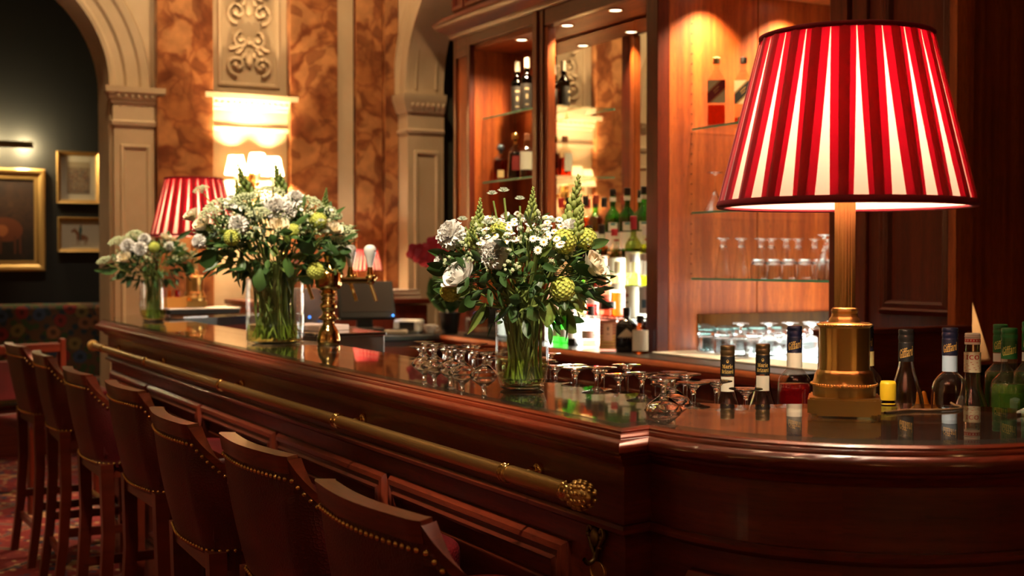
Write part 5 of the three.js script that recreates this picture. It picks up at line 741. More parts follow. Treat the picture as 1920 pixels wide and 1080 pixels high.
{
  
  const at = [1.208, TOP, 2.19];
  vase('round bottomed glass vase nearest the camera, half full of water', at, 0.052, 0.152, 0.062, true);
  const b = [
    ['carnation', -0.142, 0.304, 0.03, 0.029, 1], ['carnation', -0.054, 0.267, 0.09, 0.029, 2], ['carnation', -0.159, 0.252, 0.0, 0.018, 3], ['openrose', -0.119, 0.221, 0.075, 0.03, 0, [-0.5, 0.6, 0.5]], ['openrose', 0.137, 0.239, 0.05, 0.029, 3, [0.75, 0.5, 0.4]], ['carnation', 0.101, 0.313, 0.02, 0.024, 0],
    ['snowball', 0.076, 0.197, 0.095, 0.024, 1], ['snowball', -0.136, 0.192, 0.06, 0.02, 2], ['snowball', 0.081, 0.288, 0.06, 0.024, 1], ['snowball', 0.124, 0.293, 0.02, 0.022, 2], ['snowball', -0.043, 0.306, 0.03, 0.02, 1],
    ['spire', -0.083, 0.316, 0.03, 0.056, 1], ['spire', 0.019, 0.337, 0.0, 0.058, 1], ['spire', 0.099, 0.323, -0.01, 0.096, 1, [0.13, 1, 0]], ['spire', -0.090, 0.278, 0.075, 0.05, 1, [-0.1, 1, 0.2]], ['spire', -0.100, 0.285, 0.05, 0.05, 1, [0.2, 1, 0.2]], ['spire', 0.106, 0.301, 0.03, 0.06, 1, [0.2, 1, 0.1]],
    ['astrantia', -0.036, 0.386, -0.01, 0.012, 1], ['astrantia', -0.058, 0.380, 0.0, 0.011, 1], ['astrantia', -0.004, 0.370, 0.0, 0.0105, 1], ['astrantia', -0.066, 0.321, 0.06, 0.013, 1], ['astrantia', -0.116, 0.330, 0.0, 0.011, 1], ['astrantia', 0.060, 0.326, 0.0, 0.012, 1],
    ['daisy', 0.041, 0.286, 0.098, 0.0085, 1, [0, 0.35, 1]], ['daisy', 0.030, 0.271, 0.1, 0.0085, 1, [0, 0.2, 1]], ['daisy', 0.021, 0.293, 0.09, 0.008, 1, [-0.1, 0.6, 1]],
    ['leaf', -0.069, 0.171, 0.06, 0.078, 12 + 10, [-0.55, -0.75, 0.25]], ['leaf', 0.070, 0.161, 0.07, 0.075, 13 + 10, [0.6, -0.45, 0.35]], ['leaf', 0.086, 0.166, 0.05, 0.08, 13, [0.25, -0.9, 0.25]], ['leaf', 0.127, 0.278, 0.03, 0.05, 10, [0.9, 0.3, 0.1]], ['leaf', 0.130, 0.218, 0.04, 0.05, 0, [0.9, -0.1, 0.2]], ['leaf', 0.050, 0.177, 0.08, 0.06, 21, [0.1, -0.8, 0.5]], ['leaf', -0.095, 0.177, 0.06, 0.05, 11, [-0.7, -0.3, 0.3]], ['leaf', -0.002, 0.197, 0.1, 0.04, 10, [0.3, 0.3, 0.6]], ['leaf', 0.027, 0.213, 0.1, 0.04, 11, [0.4, 0.5, 0.5]], ['leaf', -0.012, 0.218, 0.095, 0.04, 11, [-0.3, 0.6, 0.5]],
  ];
  const r = rng(404); for (let i = 0; i < 74; i++) { const x = -0.09 + 0.176 * r(), t = x / 0.093, d = 0.0165 * t * t + 0.06 * Math.pow(r(), 1.3); b.push(['daisy', x, 0.346 - d, -0.05 + 0.13 * clamp(d / 0.062) + 0.03 * r(), 0.0068 + 0.0018 * r(), 1]); }
  bouquet('white and green bouquet nearest the camera, with carnations and daisies', at, b, { seed: 9, neck: 0.148, cy: 0.22, mouth: 0.05, foot: 0.044, dome: [0.16, 0.115, 0.13], leaves: 290, leaf: 0.044, sprigs: 150, extraStems: 30 });
}
{
  
  const at = [1.225, TOP, 3.78];
  vase('large cylindrical glass vase in the middle of the bar', at, 0.088, 0.196, 0.058, false);
  const b = [
    ['rose', -0.213, 0.358, 0.06, 0.03, 1], ['rose', -0.248, 0.387, 0.0, 0.026, 1], ['rose', 0.010, 0.352, 0.15, 0.03, 1], ['carnation', 0.002, 0.410, 0.12, 0.036, 1], ['carnation', 0.034, 0.403, 0.11, 0.03, 2], ['carnation', -0.108, 0.358, 0.14, 0.03, 3], ['carnation', -0.226, 0.310, 0.08, 0.022, 0], ['carnation', 0.063, 0.442, 0.05, 0.028, 2], ['carnation', -0.132, 0.431, 0.0, 0.026, 1],
    ['snowball', -0.124, 0.319, 0.15, 0.024, 1], ['snowball', 0.052, 0.340, 0.15, 0.021, 2], ['snowball', 0.127, 0.371, 0.1, 0.026, 1], ['snowball', 0.118, 0.221, 0.13, 0.026, 2], ['rose', 0.169, 0.350, 0.08, 0.03, 3], ['astrantia', 0.147, 0.335, 0.12, 0.014, 1], ['astrantia', 0.134, 0.368, 0.14, 0.012, 1], ['astrantia', -0.092, 0.403, 0.14, 0.014, 1], ['astrantia', -0.052, 0.342, 0.17, 0.013, 1],
    ['spire', -0.077, 0.445, 0.0, 0.105, 0, [-0.34, 1, 0]], ['spire', 0.023, 0.461, 0.0, 0.095, 0, [-0.26, 1, 0]], ['spire', -0.105, 0.435, 0.03, 0.06, 0, [-0.15, 1, 0]], ['spire', 0.150, 0.415, 0.0, 0.06, 0, [0.1, 1, 0]],
    ['umbel', -0.019, 0.452, 0.06, 0.05, 1], ['umbel', -0.047, 0.390, 0.15, 0.036, 2], ['umbel', -0.165, 0.415, 0.05, 0.045, 0], ['umbel', 0.211, 0.339, 0.04, 0.04, 1], ['umbel', 0.102, 0.426, 0.03, 0.045, 2], ['umbel', -0.092, 0.435, 0.05, 0.04, 0], ['umbel', 0.166, 0.398, 0.0, 0.04, 1], ['umbel', -0.221, 0.468, -0.03, 0.025, 2], ['umbel', 0.190, 0.310, 0.05, 0.03, 0], ['umbel', -0.189, 0.390, 0.1, 0.035, 1],
    ['leaf', -0.027, 0.310, 0.15, 0.07, 1, [-0.2, -0.9, 0.3]], ['leaf', -0.165, 0.269, 0.1, 0.08, 3, [-0.8, -0.2, 0.3]], ['leaf', 0.182, 0.285, 0.04, 0.09, 11, [0.4, -0.9, 0.1]], ['leaf', 0.150, 0.261, 0.08, 0.08, 1, [0.6, -0.6, 0.2]], ['leaf', -0.044, 0.229, 0.14, 0.08, 11, [0, -1, 0.3]], ['leaf', -0.108, 0.237, 0.12, 0.08, 1, [-0.3, -0.9, 0.3]], ['leaf', 0.037, 0.261, 0.16, 0.07, 13, [0.2, -0.6, 0.4]], ['leaf', 0.077, 0.277, 0.15, 0.07, 3, [0.4, 0.4, 0.4]],
  ];
  const r = rng(515); for (let i = 0; i < 46; i++) { const a = r() * 6.28, q = Math.sqrt(r()); b.push(['daisy', -0.011 + 0.185 * q * Math.cos(a), 0.403 + 0.042 * q * Math.sin(a), 0.02 + 0.1 * r(), 0.0065 + 0.002 * r(), 1]); }
  bouquet('largest white and green bouquet, middle of the bar beside the taps', at, b, { seed: 31, neck: 0.19, cy: 0.305, mouth: 0.084, foot: 0.08, dome: [0.225, 0.135, 0.19], leaves: 300, leaf: 0.062, sprigs: 190, extraStems: 60 });
}
{
  
  const at = [1.225, TOP, 5.40];
  vase('small glass vase at the far end of the bar', at, 0.055, 0.172, 0.05, true);
  const b = [['rose', -0.113, 0.264, 0.115, 0.03, 1], ['carnation', -0.102, 0.315, 0.105, 0.03, 1], ['carnation', -0.051, 0.304, 0.135, 0.028, 2], ['carnation', -0.035, 0.342, 0.085, 0.026, 3], ['rose', 0.049, 0.348, 0.055, 0.024, 3], ['umbel', -0.139, 0.331, 0.055, 0.04, 1], ['umbel', -0.073, 0.357, 0.055, 0.04, 2], ['snowball', 0.004, 0.308, 0.135, 0.022, 1], ['carnation', 0.066, 0.313, 0.095, 0.02, 0], ['umbel', -0.195, 0.253, 0.055, 0.03, 0], ['leaf', -0.139, 0.219, 0.04, 0.08, 10, [-1, -0.2, 0.2]], ['leaf', -0.162, 0.208, 0.0, 0.08, 12, [-1, 0.1, 0.1]], ['leaf', 0.115, 0.230, 0.02, 0.08, 1, [1, -0.3, 0.2]], ['leaf', 0.093, 0.341, 0.02, 0.08, 2, [0.8, 0.5, 0]]];
  bouquet('small white bouquet at the far end of the bar', at, b, { seed: 57, neck: 0.168, cy: 0.245, mouth: 0.05, foot: 0.042, dome: [0.17, 0.1, 0.15], leaves: 200, leaf: 0.05, sprigs: 110, extraStems: 22 });
}

// =====================================================================
// BEER TAPS, TILL AND THE FAR COUNTER
// =====================================================================
function tapColumn(label, at, turn, arms) {
  const o = thing('beer_tap', label, 'beer tap', at, turn, 'brass beer columns on the bar');
  part('column', lathe(smooth([[0.032, 0], [0.034, 0.006], [0.034, 0.02], [0.029, 0.04], [0.019, 0.058], [0.0165, 0.068], [0.03, 0.078], [0.019, 0.09], [0.019, 0.1], [0.025, 0.11], [0.024, 0.12], [0.0185, 0.127], [0.024, 0.134], [0.0185, 0.142], [0.024, 0.15], [0.018, 0.16]], 120), 40), M.brassShiny, o);
  part('tap_head', lathe(smooth([[0.018, 0.158], [0.026, 0.163], [0.037, 0.172], [0.04, 0.186], [0.04, 0.214], [0.037, 0.219], [0.034, 0.221], [0.031, 0.227], [0.026, 0.232], [0.019, 0.24], [0.012, 0.247], [0.013, 0.258], [0.0155, 0.266], [0.013, 0.274], [0.007, 0.281], [0.0065, 0.288], [0.003, 0.296], [0, 0.298]], 100), 40), M.brassShiny, o);
  for (const [x, z] of arms) { const a = new THREE.Group(); a.name = 'faucet'; o.add(a);
    part('pipe', bar([0.03 * Math.sign(x), 0.192, 0], [x, 0.192, z], 0.0095, 16), M.brassShiny, a); part('faucet_body', [ball(0.0175, x, 0.195, z, 16), cyl(0.008, 0.011, 0.03, x, 0.218, z, 16), ball(0.011, x + 0.012, 0.2, z, 12)], M.brassShiny, a);
    part('spout', bar([x, 0.185, z], [x + 0.012, 0.128, z + 0.02], 0.0055, 12), M.brass, a);
    part('tap_handle', lathe(smooth([[0.007, 0.232], [0.0085, 0.238], [0.013, 0.256], [0.0185, 0.276], [0.019, 0.288], [0.014, 0.297], [0.006, 0.301], [0, 0.301]], 40), 24).translate(x, 0, z), M.ceramic, a);
    part('handle_badge', new THREE.SphereGeometry(0.0195, 10, 8, PI * 0.62, 0.55, 1.25, 0.42).scale(1, 0.9, 1).translate(x, 0.281, z), flatMat([0.3, 0.03, 0.02], 0.4), a); }
  return o;
}
tapColumn('brass beer column with two white ceramic tap handles', [1.352, TOP, 3.66], 0, [[0.09, -0.05], [0.135, 0.0]]);
tapColumn('second brass beer column half hidden by the middle vase', [1.315, TOP, 3.98], 0, [[0.07, 0.03]]);
{
  const bx = thing('steel_cooler_box', 'grey steel box behind the beer taps', 'box', [1.545, WC, 4.12], 0); part('body', rbox(0.24, 0.165, 0.3, 0, 0.0825, 0, 0.005, 2), M.steel, bx); part('rim', rbox(0.25, 0.012, 0.31, 0, 0.168, 0, 0.003, 1), M.chrome, bx); part('valve', [cyl(0.006, 0.006, 0.02, -0.08, 0.184, 0.1, 10), ball(0.006, -0.08, 0.196, 0.1, 8)], M.chrome, bx);
  const pp = thing('menu_booklet', 'pale booklet lying on the steel box', 'booklet', [1.5, WC + 0.175, 4.2], 0.4); part('pages', rbox(0.14, 0.018, 0.2, 0, 0.009, 0, 0.003, 1), paper([0.65, 0.5, 0.45]), pp);
  // far counter against the marble wall
  const fc = thing('till_counter', 'dark counter with mahogany front below the till', 'counter', [2.325, FL, 6.05]);
  part('body', wood(box(0.74, 0.83, 0.5, 0, 0.415, 0), 'y'), M.mahogany, fc); part('top', grain(rbox(0.78, 0.03, 0.56, 0, 0.846, 0.01, 0.006, 2), 'x'), M.black, fc); part('front_rail', wood(rbox(0.74, 0.05, 0.02, 0, 0.78, 0.26, 0.005, 2), 'x'), M.sapele, fc);
  const top = FL + 0.861;
  const sh = thing('wall_shelf', 'dark shelf unit against the marble wall behind the till', 'shelf', [2.5, FL, 6.78]); part('body', wood(box(1.02, 0.98, 0.44, 0, 0.49, 0), 'y'), M.mahogany, sh); part('top', wood(rbox(1.04, 0.03, 0.48, 0, 1.0, 0, 0.006, 2), 'x'), M.mahogany, sh);
  const st = FL + 1.015;
  const bk = [[0.17, 0.026, 0.62, 'upper white book in the stack on the dark shelf'], [0.19, 0.024, 0.55, 'lower white book in the stack on the dark shelf']]; bk.reverse().forEach(([w, h, c, l], i) => { const b = thing('book', l, 'book', [2.9, st + i * 0.0245, 6.68], 0.06 * i, 'books on the dark shelf'); part('cover', [rbox(w, 0.003, 0.15, 0, 0.0015, 0, 0.001, 1), rbox(w, 0.003, 0.15, 0, h - 0.0025, 0, 0.001, 1), rbox(0.003, h - 0.001, 0.15, -w / 2 + 0.0015, h / 2 - 0.0005, 0, 0.001, 1)], paper([c, c * 0.92, c * 0.8]), b); part('pages', box(w - 0.008, h - 0.007, 0.144, 0.002, h / 2 - 0.0005, 0), paper([0.75, 0.7, 0.58]), b); });
  // till
  const till = thing('till_terminal', 'black touchscreen till leaning back on the far counter', 'till', [2.42, top, 6.02], faceCam(2.42, 6.02) + 0.22);
  part('base', rbox(0.16, 0.03, 0.16, 0, 0.015, 0, 0.008, 2), M.black, till); part('stand', rbox(0.08, 0.12, 0.05, 0, 0.08, -0.02, 0.008, 2), M.black, till);
  const sc = new THREE.Group(); sc.name = 'screen_unit'; till.add(sc); sc.position.set(0, 0.165, 0.01); sc.rotation.x = -0.42; part('housing', rbox(0.29, 0.205, 0.03, 0, 0, 0, 0.008, 2), M.black, sc); part('screen', box(0.255, 0.16, 0.002, 0, 0.012, 0.0155), std({ color: C(0.03, 0.022, 0.018), roughness: 0.3 }), sc); part('blue_indicator_light', ball(0.005, 0.128, -0.088, 0.014, 10), std({ color: C(0.05, 0.1, 0.3), emissive: C(0.05, 0.3, 1), emissiveIntensity: 5 }), sc);
  glow(sc, 0.128, -0.088, 0.03, C(0.1, 0.4, 1), 0.002, 0.3);
  const t2 = thing('till_terminal', 'second till seen edge-on between the beer columns', 'till', [2.1, top, 6.02], -0.9); part('housing', rbox(0.26, 0.19, 0.03, 0, 0.14, 0, 0.008, 2).rotateX(-0.25), M.black, t2); part('base', rbox(0.14, 0.05, 0.14, 0, 0.025, 0, 0.008, 2), M.black, t2); part('blue_indicator_light', ball(0.006, 0.05, 0.09, 0.035, 10), std({ color: C(0.05, 0.1, 0.3), emissive: C(0.05, 0.25, 1), emissiveIntensity: 3 }), t2); glow(t2, 0.05, 0.09, 0.05, C(0.1, 0.4, 1), 0.002, 0.3);
  const kp = thing('card_reader', 'beige card reader lying in front of the till', 'card reader', [2.52, top, 5.86], -0.5); part('body', rbox(0.11, 0.022, 0.08, 0, 0.011, 0, 0.006, 2), paper([0.4, 0.34, 0.26]), kp); part('keypad', rbox(0.06, 0.004, 0.05, 0, 0.024, 0, 0.001, 1), M.black, kp);
  const tm = thing('receipt_printer', 'white receipt printer beside the till', 'printer', [2.62, top, 5.93], -0.75); part('housing', rbox(0.14, 0.07, 0.1, 0, 0.035, 0, 0.016, 3), M.white, tm); part('front_panel', rbox(0.08, 0.045, 0.004, 0.005, 0.036, 0.0505, 0.001, 1), M.black, tm);
  const cp = thing('cup', 'small white cup with handle right of the receipt printer', 'cup', [2.69, top, 5.83], 0); part('cup_body', lathe(smooth([[0, 0.002], [0.018, 0], [0.028, 0.02], [0.032, 0.045], [0.03, 0.045], [0.024, 0.02], [0, 0.006]], 24), 24), M.ceramic, cp); part('handle', new THREE.TorusGeometry(0.012, 0.003, 8, 16).translate(0.04, 0.026, 0), M.ceramic, cp);
  const gb = thing('glass_case', 'dark glass case on the back counter behind the near bouquet', 'case', [2.83, BY, 5.42], -PI / 2); part('pane', [box(0.34, 0.15, 0.004, 0, 0.075, 0.06), box(0.004, 0.15, 0.12, -0.17, 0.075, 0), box(0.004, 0.15, 0.12, 0.17, 0.075, 0)], M.plate, gb); part('base', box(0.36, 0.012, 0.13, 0, 0.006, 0), M.black, gb); part('back', box(0.34, 0.15, 0.004, 0, 0.075, -0.062), M.blackMatte, gb);
  // plant with red flowers behind the bouquet
  const pl = thing('potted_orchid', 'red flowering plant behind the near bouquet', 'plant', [2.80, BY, 5.83], 0); part('pot', lathe([[0, 0], [0.04, 0], [0.055, 0.1], [0.058, 0.1], [0.058, 0.11], [0.048, 0.11], [0.044, 0.09], [0, 0.09]], 24), M.black, pl);
  const r = rng(8); for (let i = 0; i < 12; i++) { const a = r() * 6.28; const m = part('leaf', LG[i % 3], F.leaf, pl); m.position.set(0.02 * Math.cos(a), 0.1 + 0.08 * r(), 0.02 * Math.sin(a)); m.scale.setScalar(0.14 + 0.06 * r()); m.quaternion.setFromUnitVectors(V3(0, 1, 0), V3(Math.cos(a), 0.8 + r(), Math.sin(a)).normalize()); }
  part('stem', tube([[0, 0.09, 0], [-0.03, 0.25, 0.0], [-0.09, 0.37, 0.01], [-0.14, 0.41, 0.03]], 0.004, 6), F.stem, pl);
  for (const [x, y, z] of [[-0.13, 0.42, 0.04], [-0.1, 0.45, 0.04], [-0.17, 0.39, 0.04], [-0.06, 0.43, 0.04], [-0.12, 0.37, 0.05], [-0.2, 0.41, 0.03]]) { const g = []; for (let k = 0; k < 5; k++) g.push(sheet(3, 3, (u, v) => [(u - 0.5) * 0.05 * Math.sin(0.4 + 2.4 * v), 0.05 * v, 0.012 * v * v]).rotateZ(2 * PI * k / 5)); const m = part('red_flower', g, F.red, pl); m.position.set(x, y, z); m.rotation.set(0.1, -0.5 + z * 4, x * 3); }
  // tray and orange bottles by the far lamp
  const tr = thing('steel_tray', 'steel tray with dark front under the far lamp', 'tray', [1.58, TOP, 6.06], 0.1); part('tray', rbox(0.34, 0.026, 0.22, 0, 0.0155, 0, 0.004, 2), M.black, tr); part('tray_lip', rbox(0.35, 0.006, 0.225, 0, 0.0275, 0, 0.002, 1), M.steel, tr);
  const cr = thing('orange_crate', 'small orange wooden crate left of the far lamp', 'crate', [1.46, TOP + 0.031, 6.1], 0.1); for (const [w, d, x, z] of [[0.12, 0.006, 0, 0.055], [0.12, 0.006, 0, -0.055], [0.006, 0.11, 0.06, 0], [0.006, 0.11, -0.06, 0]]) part('crate_board', box(w, 0.05, d, x, 0.025, z), flatMat([0.7, 0.3, 0.05], 0.7), cr); part('crate_floor', box(0.12, 0.004, 0.11, 0, 0.002, 0), flatMat([0.6, 0.25, 0.05], 0.7), cr);
  for (const [dx, dz, c, l] of [[-0.03, 0.02, [0.95, 0.5, 0.03], 'orange syrup bottle in the crate, left one'], [0.0, -0.02, [0.95, 0.65, 0.1], 'yellow syrup bottle in the crate, middle one'], [0.034, 0.015, [0.75, 0.05, 0.1], 'red syrup bottle in the crate, right one']]) makeBottle('syrup_bottle', l, 'bottle', [1.46 + dx, TOP + 0.0355, 6.1 - dz], { h: 0.13, r: 0.015, neck: 0.006, liquid: c, fill: 0.6, cap: { h: 0.018, m: capBlack } }, 'syrups in the orange crate');
}
// wooden end screen behind the liqueur bottles
{ const o = thing('wooden_screen', 'low panelled wooden screen behind the liqueur bottles', 'screen', [2.59, FL, 2.58]); part('board', wood(rbox(0.53, 1.03, 0.03, 0, 0.515, 0, 0.004, 1), 'x'), M.mahogany, o); part('cap_rail', wood(rbox(0.55, 0.016, 0.045, 0, 1.034, 0, 0.004, 1), 'x'), M.mahogany, o); part('foot_rail', wood(rbox(0.53, 0.1, 0.01, 0, 0.05, 0.02, 0.003, 1), 'x'), M.mahogany, o); }
{ // pale pleated lamp in the passage on the right
  const t = thing('side_table', 'small dark table in the passage carrying the pale lamp', 'table', [3.205, FL, 2.95]); part('top', cyl(0.12, 0.12, 0.02, 0, 0.6, 0, 32), M.mahogany, t); part('pedestal', lathe(smooth([[0.09, 0], [0.1, 0.02], [0.02, 0.06], [0.018, 0.3], [0.026, 0.5], [0.03, 0.59]], 30), 20), M.mahogany, t);
  const o = thing('pleated_lamp', 'pale pleated lamp shade peeking out behind the cabinet end', 'lamp', [3.205, FL + 0.611, 2.95]); part('base', lathe(smooth([[0.06, 0], [0.06, 0.01], [0.02, 0.03], [0.015, 0.1], [0.03, 0.16], [0.012, 0.24], [0.008, 0.34]], 40), 24), M.brassOld, o);
  const n = 72, pos = [], idx = []; for (const [R, y] of [[0.118, 0.3], [0.045, 0.545]]) for (let i = 0; i <= n; i++) { const a = 2 * PI * i / n, q = R * (1 + 0.02 * Math.cos(a * 36)); pos.push(q * Math.cos(a), y, q * Math.sin(a)); } for (let i = 0; i < n; i++) idx.push(i, i + 1, i + n + 1, i + 1, i + n + 2, i + n + 1); const g = new THREE.BufferGeometry(); g.setAttribute('position', new THREE.Float32BufferAttribute(pos, 3)); g.setIndex(idx); g.computeVertexNormals(); part('lamp_shade', g, M.shadeBeige, o);
  part('shade_trim', [new THREE.TorusGeometry(0.118, 0.003, 6, 48).rotateX(PI / 2).translate(0, 0.3, 0), new THREE.TorusGeometry(0.045, 0.003, 6, 32).rotateX(PI / 2).translate(0, 0.545, 0)], M.shadeBeige, o);
  part('light_bulb', ball(0.02, 0, 0.4, 0, 14), std({ color: C(1, 0.9, 0.7), emissive: C(1, 0.6, 0.25), emissiveIntensity: 1.2 }), o); glow(o, 0, 0.4, 0, WARM, 0.09, 1);  // glow added to brighten the shade of an otherwise unlit lamp
}

// =====================================================================
// SCONCE, PICTURES AND THE ROOM BEYOND THE ARCH
// =====================================================================
{
  const sconce = (label, at, turn, power) => { const s = thing('wall_sconce', label, 'sconce', at, turn);
  part('back_plate', new THREE.SphereGeometry(1, 20, 12).scale(0.035, 0.09, 0.014).translate(0, 0, 0.01), M.brassShiny, s);
  for (const [x, z, y] of [[-0.105, 0.1, 0.02], [0, 0.15, 0.035], [0.105, 0.1, 0.02]]) { const a = new THREE.Group(); a.name = 'arm'; s.add(a); part('arm_tube', tube([[0, -0.02, 0.01], [x * 0.4, -0.07, z * 0.5], [x * 0.9, -0.06, z], [x, y - 0.02, z]], 0.006, 8, 24), M.brassShiny, a); part('drip_cup', lathe(smooth([[0.004, y - 0.03], [0.022, y - 0.012], [0.024, y - 0.008], [0.006, y - 0.006]], 14), 16).translate(x, 0, z), M.brassShiny, a); part('candle_tube', cyl(0.009, 0.009, 0.075, x, y + 0.03, z, 12), M.cream, a); part('light_bulb', ball(0.014, x, y + 0.1, z, 14).scale(1, 1.0, 1), M.sconceBulb, a); part('lamp_shade', lathe([[0.064, y + 0.05], [0.038, y + 0.155]], 28).translate(x, 0, z), M.shadeWhite, a); glow(a, x, y + 0.1, z, WARM, power, 1); }
  part('finial', lathe(smooth([[0.01, 0.05], [0.018, 0.08], [0.01, 0.12], [0.016, 0.15], [0.004, 0.19], [0, 0.2]], 24), 16).translate(0, 0, 0.03), M.brassShiny, s);
  };
  sconce('brass wall sconce with three glowing white shades on the stone wall', [2.145, 1.76, UW - 0.022], 0, 5.6);
  sconce('added fill sconce on the left wall, farther from the bar end', [-3.945, 1.9, 1.2], PI / 2, 2.2); sconce('added fill sconce on the left wall, nearer the arch', [-3.945, 1.9, 4.2], PI / 2, 2.2);  // sconces added on an unseen wall as fill light
  sconce('added fill sconce on the wall behind the visitor, left one', [-1.4, 1.9, -3.145], PI, 2.4); sconce('added fill sconce on the wall behind the visitor, right one', [1.4, 1.9, -3.145], PI, 2.4);  // added behind the camera for fill and for the brass to reflect
}
{
  const UP = 8.995, sheetArc = (q, len, a0, a1) => sheet(1, 14, (u, v) => { const a = PI * lerp(a0, a1, v); return [(u - 0.5) * len, q * Math.sin(a), q * Math.cos(a)]; });
  function picture(name, label, v0, v1, y0, y1, fw, draw, mount, px = 256) {
    const w = v1 - v0, h = y1 - y0, o = thing(name, label, 'picture', [(v0 + v1) / 2, y0, UP], 0), X = w / 2 - fw, a = fw, b = h - fw;
    part('frame', upright(sweep([[0, 0.004], [0.0, 0.012], [fw * 0.2, 0.016], [fw * 0.35, 0.012], [fw * 0.6, 0.024], [fw * 0.85, 0.028], [fw, 0.02], [fw, 0]], [[-X, a], [-X, b], [X, b], [X, a]], { closed: true, side: -1 })), M.gilt, o);
    if (mount) part('mount', box(2 * X, b - a, 0.003, 0, h / 2, 0.004), paper([0.6, 0.53, 0.4]), o);
    const m = mount || 0; part('picture_sheet', new THREE.PlaneGeometry(2 * X - 2 * m, b - a - 2 * m).translate(0, h / 2, 0.0065), std({ map: canvas(px, Math.round(px * (b - a - 2 * m) / (2 * X - 2 * m)), draw), roughness: 0.6 }), o); return o;
  }
  const r = rng(66);
  picture('oil_painting', 'large dark oil painting of a horse in gilt frame under a picture light', 0.55, 1.33, 1.285, 1.962, 0.07, (g, w, h) => {
    const q = g.createLinearGradient(0, 0, 0, h); q.addColorStop(0, '#2e1a10'); q.addColorStop(0.5, '#3a2114'); q.addColorStop(1, '#150c08'); g.fillStyle = q; g.fillRect(0, 0, w, h);
    for (let i = 0; i < 160; i++) { g.fillStyle = ['rgba(90,50,28,0.15)', 'rgba(20,10,6,0.2)', 'rgba(120,80,50,0.10)'][i % 3]; g.beginPath(); g.ellipse(r() * w, r() * h, 8 + 40 * r(), 4 + 14 * r(), r() * 3, 0, 7); g.fill(); }
    g.fillStyle = '#6a3218'; g.beginPath(); g.ellipse(w * 0.72, h * 0.62, w * 0.17, h * 0.15, 0.1, 0, 7); g.fill(); g.beginPath(); g.ellipse(w * 0.56, h * 0.5, w * 0.09, h * 0.16, -0.5, 0, 7); g.fill();
    g.fillStyle = '#a05a30'; g.beginPath(); g.ellipse(w * 0.68, h * 0.64, w * 0.07, h * 0.07, -0.6, 0, 7); g.fill(); g.fillStyle = '#5a2a14'; for (const x of [0.6, 0.66, 0.8, 0.85]) g.fillRect(w * x, h * 0.7, w * 0.025, h * 0.22);
    g.fillStyle = '#8c8478'; g.beginPath(); g.ellipse(w * 0.5, h * 0.4, w * 0.1, h * 0.13, 0.3, 0, 7); g.fill(); g.fillStyle = '#c0b4a0'; g.beginPath(); g.ellipse(w * 0.53, h * 0.36, w * 0.03, h * 0.06, 0.3, 0, 7); g.fill(); g.fillStyle = '#7a5a40'; g.beginPath(); g.ellipse(w * 0.5, h * 0.24, w * 0.04, h * 0.05, 0, 0, 7); g.fill();
  }, 0, 384);
  picture('framed_print', 'small sepia print in gilt frame, above the watercolour', 1.404, 1.685, 1.738, 2.089, 0.026, (g, w, h) => { g.fillStyle = '#8f7a62'; g.fillRect(0, 0, w, h); for (let i = 0; i < 420; i++) { g.fillStyle = ['#6b4a38', '#a58c70', '#51423a', '#8a6a50', '#5c5a5c', '#7c3f30'][i % 6]; g.globalAlpha = 0.55; g.fillRect(r() * w, h * (0.2 + 0.75 * r()), 6 + 16 * r(), 5 + 14 * r()); } g.globalAlpha = 1; g.fillStyle = '#a9967a'; g.fillRect(0, 0, w, h * 0.18); }, 0.042);
  picture('framed_watercolour', 'small watercolour of a rider on horseback in gilt frame, lower of two', 1.408, 1.704, 1.412, 1.647, 0.024, (g, w, h) => { g.fillStyle = '#c4b79f'; g.fillRect(0, 0, w, h); g.fillStyle = '#8a5a3a'; g.beginPath(); g.ellipse(w * 0.52, h * 0.6, w * 0.13, h * 0.11, 0, 0, 7); g.fill(); g.beginPath(); g.moveTo(w * 0.43, h * 0.6); g.lineTo(w * 0.34, h * 0.4); g.lineTo(w * 0.27, h * 0.44); g.lineTo(w * 0.25, h * 0.36); g.lineTo(w * 0.35, h * 0.27); g.lineTo(w * 0.42, h * 0.36); g.lineTo(w * 0.5, h * 0.52); g.closePath(); g.fill(); for (const x of [0.4, 0.46, 0.6, 0.64]) { g.beginPath(); g.moveTo(w * x, h * 0.62); g.lineTo(w * (x + 0.03), h * 0.62); g.lineTo(w * (x + 0.015), h * 0.87); g.lineTo(w * x, h * 0.87); g.fill(); } g.beginPath(); g.moveTo(w * 0.63, h * 0.52); g.lineTo(w * 0.7, h * 0.6); g.lineTo(w * 0.69, h * 0.8); g.lineTo(w * 0.66, h * 0.62); g.fill(); g.fillStyle = '#3f5a52'; g.beginPath(); g.ellipse(w * 0.5, h * 0.36, w * 0.04, h * 0.16, 0.05, 0, 7); g.fill(); g.fillRect(w * 0.47, h * 0.48, w * 0.04, h * 0.22); g.fillStyle = '#4a3a30'; g.beginPath(); g.arc(w * 0.51, h * 0.17, w * 0.024, 0, 7); g.fill(); g.fillStyle = '#a89c84'; g.fillRect(w * 0.25, h * 0.87, w * 0.55, h * 0.02); }, 0.0);
  const pl = thing('picture_light', 'brass picture light above the large oil painting', 'picture light', [0.94, 2.03, UP]); part('arm', tube([[0, 0.0, 0.004], [0, 0.05, 0.05], [0, 0.078, 0.1]], 0.005, 8), M.brassOld, pl); part('wall_mount', box(0.05, 0.05, 0.006, 0, 0, 0.003), M.brassOld, pl);
